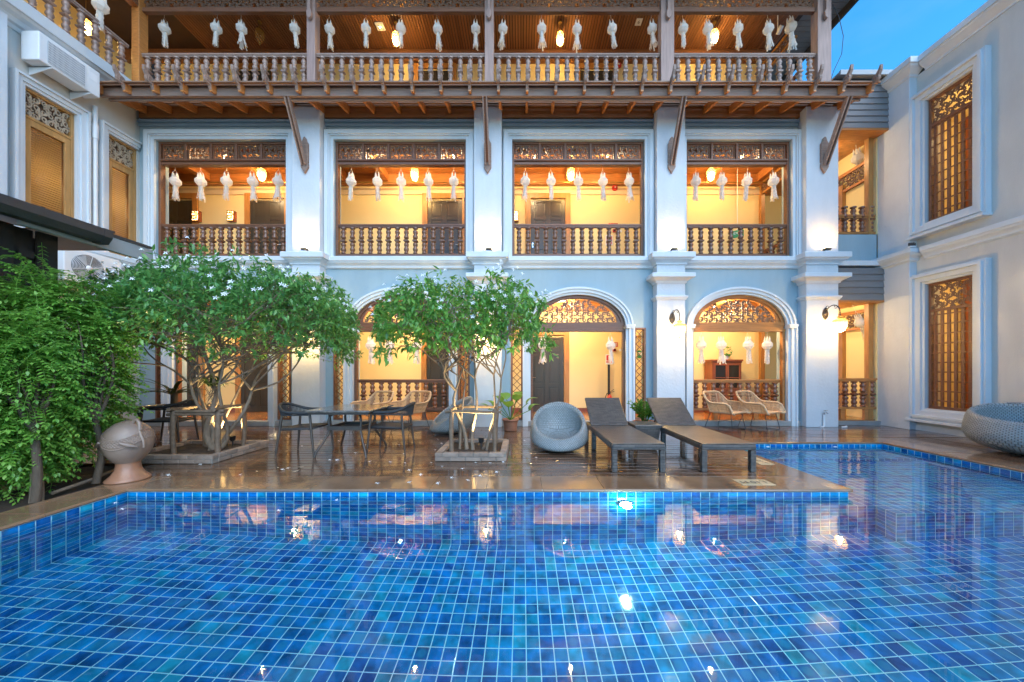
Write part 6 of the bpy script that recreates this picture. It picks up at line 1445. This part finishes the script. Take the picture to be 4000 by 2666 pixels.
q = MB(); q.tube([(-4.98, 3.62, .03), (-5.05, 4.0, .05), (-5.2, 4.45, .08)], .02, 7); tag(q.build('fallen_stick', M['bark']), 'pale stick lying on the soil of the planting bed', 'stick')

def strap(lv, p, a, L, wd, rise, n=6):
    d_ = Vector((math.cos(a), math.sin(a), rise)).normalized(); pos = Vector(p); side = Vector((-math.sin(a), math.cos(a), 0)); vs = []
    for i in range(n + 1):
        w_ = wd * math.sin(math.pi * min(1, .25 + .75 * i / n)) + .002; vs += [pos + side * w_ / 2, pos - Vector((0, 0, w_ * .2)), pos - side * w_ / 2]; pos = pos + d_ * L / n; d_ = (d_ + Vector((0, 0, -.22))).normalized()
    lv.add(vs, [f for i in range(n) for f in ((3 * i, 3 * i + 1, 3 * i + 4, 3 * i + 3), (3 * i + 1, 3 * i + 2, 3 * i + 5, 3 * i + 4))], True)
t = thing('strap_leaf_plant', (-6.75, 6.6, 0), 'dark strap leaved plant behind the shrubs and the left patio table', 'plant'); rnd = random.Random(4); lv = MB()
for k in range(26): strap(lv, (-6.75, 6.6, .85), rnd.uniform(0, 6.28), rnd.uniform(.4, .75), .045, rnd.uniform(.4, 1.6))
lv.build('leaves', M['strap'], t, kind='stuff'); q = MB(); q.tube([(-6.75, 6.6, 0), (-6.73, 6.6, .9)], .05, 8); q.build('stem', M['barkd'], t)
t = thing('fork_orchid', (-4.87, 5.42, 1.2), 'strap leaved orchid growing in the fork of the wide tree', 'plant'); lv = MB()
for k in range(22): strap(lv, (-4.85 + rnd.uniform(-.1, .1), 5.38, 1.08), rnd.uniform(0, 6.28), rnd.uniform(.25, .5), .03, rnd.uniform(.5, 1.4))
lv.build('leaves', M['strap'], t, kind='stuff'); q = MB()
for k in range(18): q.tube([(-4.87 + rnd.uniform(-.1, .1), 5.38 + rnd.uniform(-.06, .06), 1.08), (-4.87 + rnd.uniform(-.14, .14), 5.36, .85 + rnd.uniform(-.15, .1))], .004, 4)
q.build('roots', M['pole'], t)
def pot_plant(x, y, r0, r1, h_, label, kind):
    t = thing('potted_plant', (x, y, 0), label, 'potted plant')
    q = MB(); q.lathe([(r0, .002), (r0 + .01, .012)] + [(r0 + (r1 - r0) * k / 6 + (.004 if k % 2 else 0), h_ * .85 * k / 6) for k in range(1, 7)] + [(r1 + .02, h_ * .87), (r1 + .022, h_), (r1 - .005, h_), (r1 - .012, h_ - .04), (.001, h_ - .04)], 24, (x, y, 0)); q.build('pot', M['pot'], t)
    rnd = random.Random(int(x * 100) + 7)
    if kind == 'pale':
        spec = [(-2.4, .30, .55), (-1.1, .34, .60), (-.2, .40, .48), (.9, .24, .62), (2.0, .30, .58), (2.9, .42, .36), (-1.8, .20, .40), (.3, .48, .25), (-2.9, .5, .30)]
        for a, rr, zz in spec:
            q = MB(); tip = Vector((x + rr * math.cos(a), y + rr * math.sin(a), h_ + zz * .75)); q.tube(curve((x, y, h_ - .03), tip, rnd, -.03, .03, 5), .008, 6); q.build('stem', M['leafz'], t)
            b = MB(); L, W2 = .34, .25; d_ = Vector((math.cos(a), math.sin(a), .75)).normalized(); side = d_.cross(Vector((0, 0, 1))).normalized(); up = side.cross(d_); n = 8; vs = []
            for i in range(n + 1):
                t_ = i / n; w_ = W2 * math.sin(math.pi * (t_ ** .62)) * .5; c_ = tip + d_ * L * (t_ - .18) + up * (.05 * math.sin(math.pi * t_)) - Vector((0, 0, .06 * t_ * t_)); vs += [c_ + side * w_ + up * .03 * w_ / W2 * 2, c_, c_ - side * w_ + up * .03 * w_ / W2 * 2]
            b.add(vs, [f for i in range(n) for f in ((3 * i, 3 * i + 1, 3 * i + 4, 3 * i + 3), (3 * i + 1, 3 * i + 2, 3 * i + 5, 3 * i + 4))], True); b.build('leaf', M['leafp'], t)
    else:
        lv = Leaves(); st = MB()
        for k in range(30):
            a = rnd.uniform(0, 6.28); rr = rnd.uniform(.08, .34); tip = Vector((x + rr * math.cos(a), y + rr * math.sin(a), h_ + rnd.uniform(.28, .48) - rr * .35)); c_ = curve((x + .04 * math.cos(a), y + .04 * math.sin(a), h_ - .03), tip, rnd, -.04, .03, 8); st.tube(c_, .006, 4)
            for i in range(2, 9):
                dd = (c_[min(i + 1, 8)] - c_[i - 1]).normalized(); sd_ = dd.cross(Vector((rnd.gauss(0, .3), rnd.gauss(0, .3), 1))).normalized()
                for s_ in (-1, 1): lv.leaf(c_[i], sd_ * s_ + dd * .7, dd.cross(sd_), .075, .03, .2, .05)
        st.build('stems', M['leafz'], t, kind='stuff'); lv.build('leaves', M['leafz'], t, kind='stuff')
pot_plant(-.26, 7.55, .13, .165, .26, 'terracotta pot with pale broad leaves between the lattice panel and round chair', 'pale')
pot_plant(2.50, 6.95, .16, .21, .30, 'round pot with glossy green fern like plant between the lounger backs', 'fern')
cxp = (x0 + x1) / 2; cxp = PX(2840, 9.55); t = thing('cabinet_plant', (cxp, 9.6, zc), 'small dark green plant in a pot on top of the display cabinet', 'potted plant')
q = MB(); q.lathe([(.05, zc + .001), (.075, zc + .12), (.07, zc + .12), (.001, zc + .10)], 14, (cxp, 9.6, 0)); q.build('pot', M['white'], t); lv = Leaves(); rnd = random.Random(2)
for k in range(70): u = rv(rnd).normalized(); lv.leaf(Vector((cxp, 9.6, zc + .24)) + u * .11, u + rv(rnd, .3), Vector((0, 0, 1)), .08, .06)
lv.build('leaves', M['leafj'], t, kind='stuff')

# fallen blossoms on the deck and floating on the water
def on_deck(px, py): Y = H * F / (py - CY); return (PX(px, Y), Y, .004)
fl = MB()
for k in range(5):
    a = k * 2 * math.pi / 5; c, s_ = math.cos(a), math.sin(a); c2, s2 = math.cos(a + .55), math.sin(a + .55); c3, s3 = math.cos(a + .3), math.sin(a + .3)
    fl.add([(0, 0, .006), (.016 * c, .016 * s_, .012), (.032 * c3, .032 * s3, .004 + .006 * (k % 2)), (.02 * c2, .02 * s2, .009)], [(0, 1, 2, 3)])
fl.lathe([(.003, 0), (.004, .008)], 5); flower_me = fl.mesh('fallen_flower', M['petal'])
spots = [(1257, 1725), (1255, 1718), (1325, 1725), (1430, 1740), (1560, 1740), (1580, 1775), (1583, 1812), (1445, 1806), (1524, 1808), (1600, 1840), (1685, 1810), (1727, 1825), (1725, 1735), (1700, 1760), (1710, 1718), (1860, 1810), (1808, 1834), (1942, 1848), (1876, 1862), (1967, 1808), (1915, 1812), (1600, 1888), (1712, 1891), (1474, 1892), (1105, 1838), (1127, 1832), (1060, 1702), (1062, 1718), (1290, 1800), (940, 1857), (660, 1860), (785, 1817), (1700, 1700), (1765, 1870), (2050, 1725), (2095, 1790), (2458, 1795), (1318, 1800), (1388, 1772), (1180, 1745), (1645, 1858), (1828, 1880), (1130, 1706)]
for i, (px, py) in enumerate(spots):
    o = place('fallen_flower', flower_me, on_deck(px, py), None, rot=(random.uniform(-.25, .25), random.uniform(-.25, .25), random.uniform(0, 6.28)), scale=(random.uniform(.8, 1.15),) * 3); tag(o, 'fallen white star flower lying on the wet deck', 'flower', 'fallen flowers on the deck')
def on_water(px, py): Y = (H - WZ) * F / (py - CY); return (PX(px, Y), Y, WZ + .003)
for px, py in ((455, 1968), (482, 1992), (1093, 1998), (1318, 1957)):
    o = place('floating_flower', flower_me, on_water(px, py), None, rot=(0, 0, random.uniform(0, 6)), scale=(1.0,) * 3); tag(o, 'white star flower floating on the pool water', 'flower', 'flowers floating in the pool')
lf = Leaves(); lf.leaf(Vector((0, 0, 0)), Vector((1, 0, 0)), Vector((0, 0, 1)), .09, .02, .2, -.1); dry_me = lf.mesh('fallen_leaf', simple('dry_leaf', (.55, .48, .33), .6, .2))
for px, py in ((1085, 1828), (1140, 1848), (1190, 1826), (1000, 1843), (1130, 1763), (1115, 1712)):
    o = place('fallen_leaf', dry_me, on_deck(px, py), None, rot=(0, 0, random.uniform(0, 6)), scale=(1.1,) * 3); o.location.z = .012; tag(o, 'pale dry leaf lying on the wet deck near the patio table', 'leaf', 'fallen dry leaves')

# engraved depth markers set in the coping, readable from the water
def marker(cx, cy, rz, label):
    t = thing('depth_marker', (cx, cy, 0), label, 'sign', 'pool depth markers'); b = MB(); b.box(-.19, .19, -.10, .10, -.01, .0035); o = link(bpy.data.objects.new('slab', b.mesh('slab', M['yellowstone']))); o.parent = t
    o2 = link(bpy.data.objects.new('lettering', text_mesh('1.10 M', .115, M['soil'], .0005))); o2.location = (0, 0, .0042); o2.parent = t
    t.rotation_euler = (0, 0, rz)
marker(PX(2935, 4.10), 4.06, R(180), 'sand coloured depth marker reading 1.10 M in the front coping near the corner'); marker(PXI - .20, PX(1, 1) * 0 + 5.02, R(90), 'sand coloured depth marker reading 1.10 M in the side coping behind the lounger')
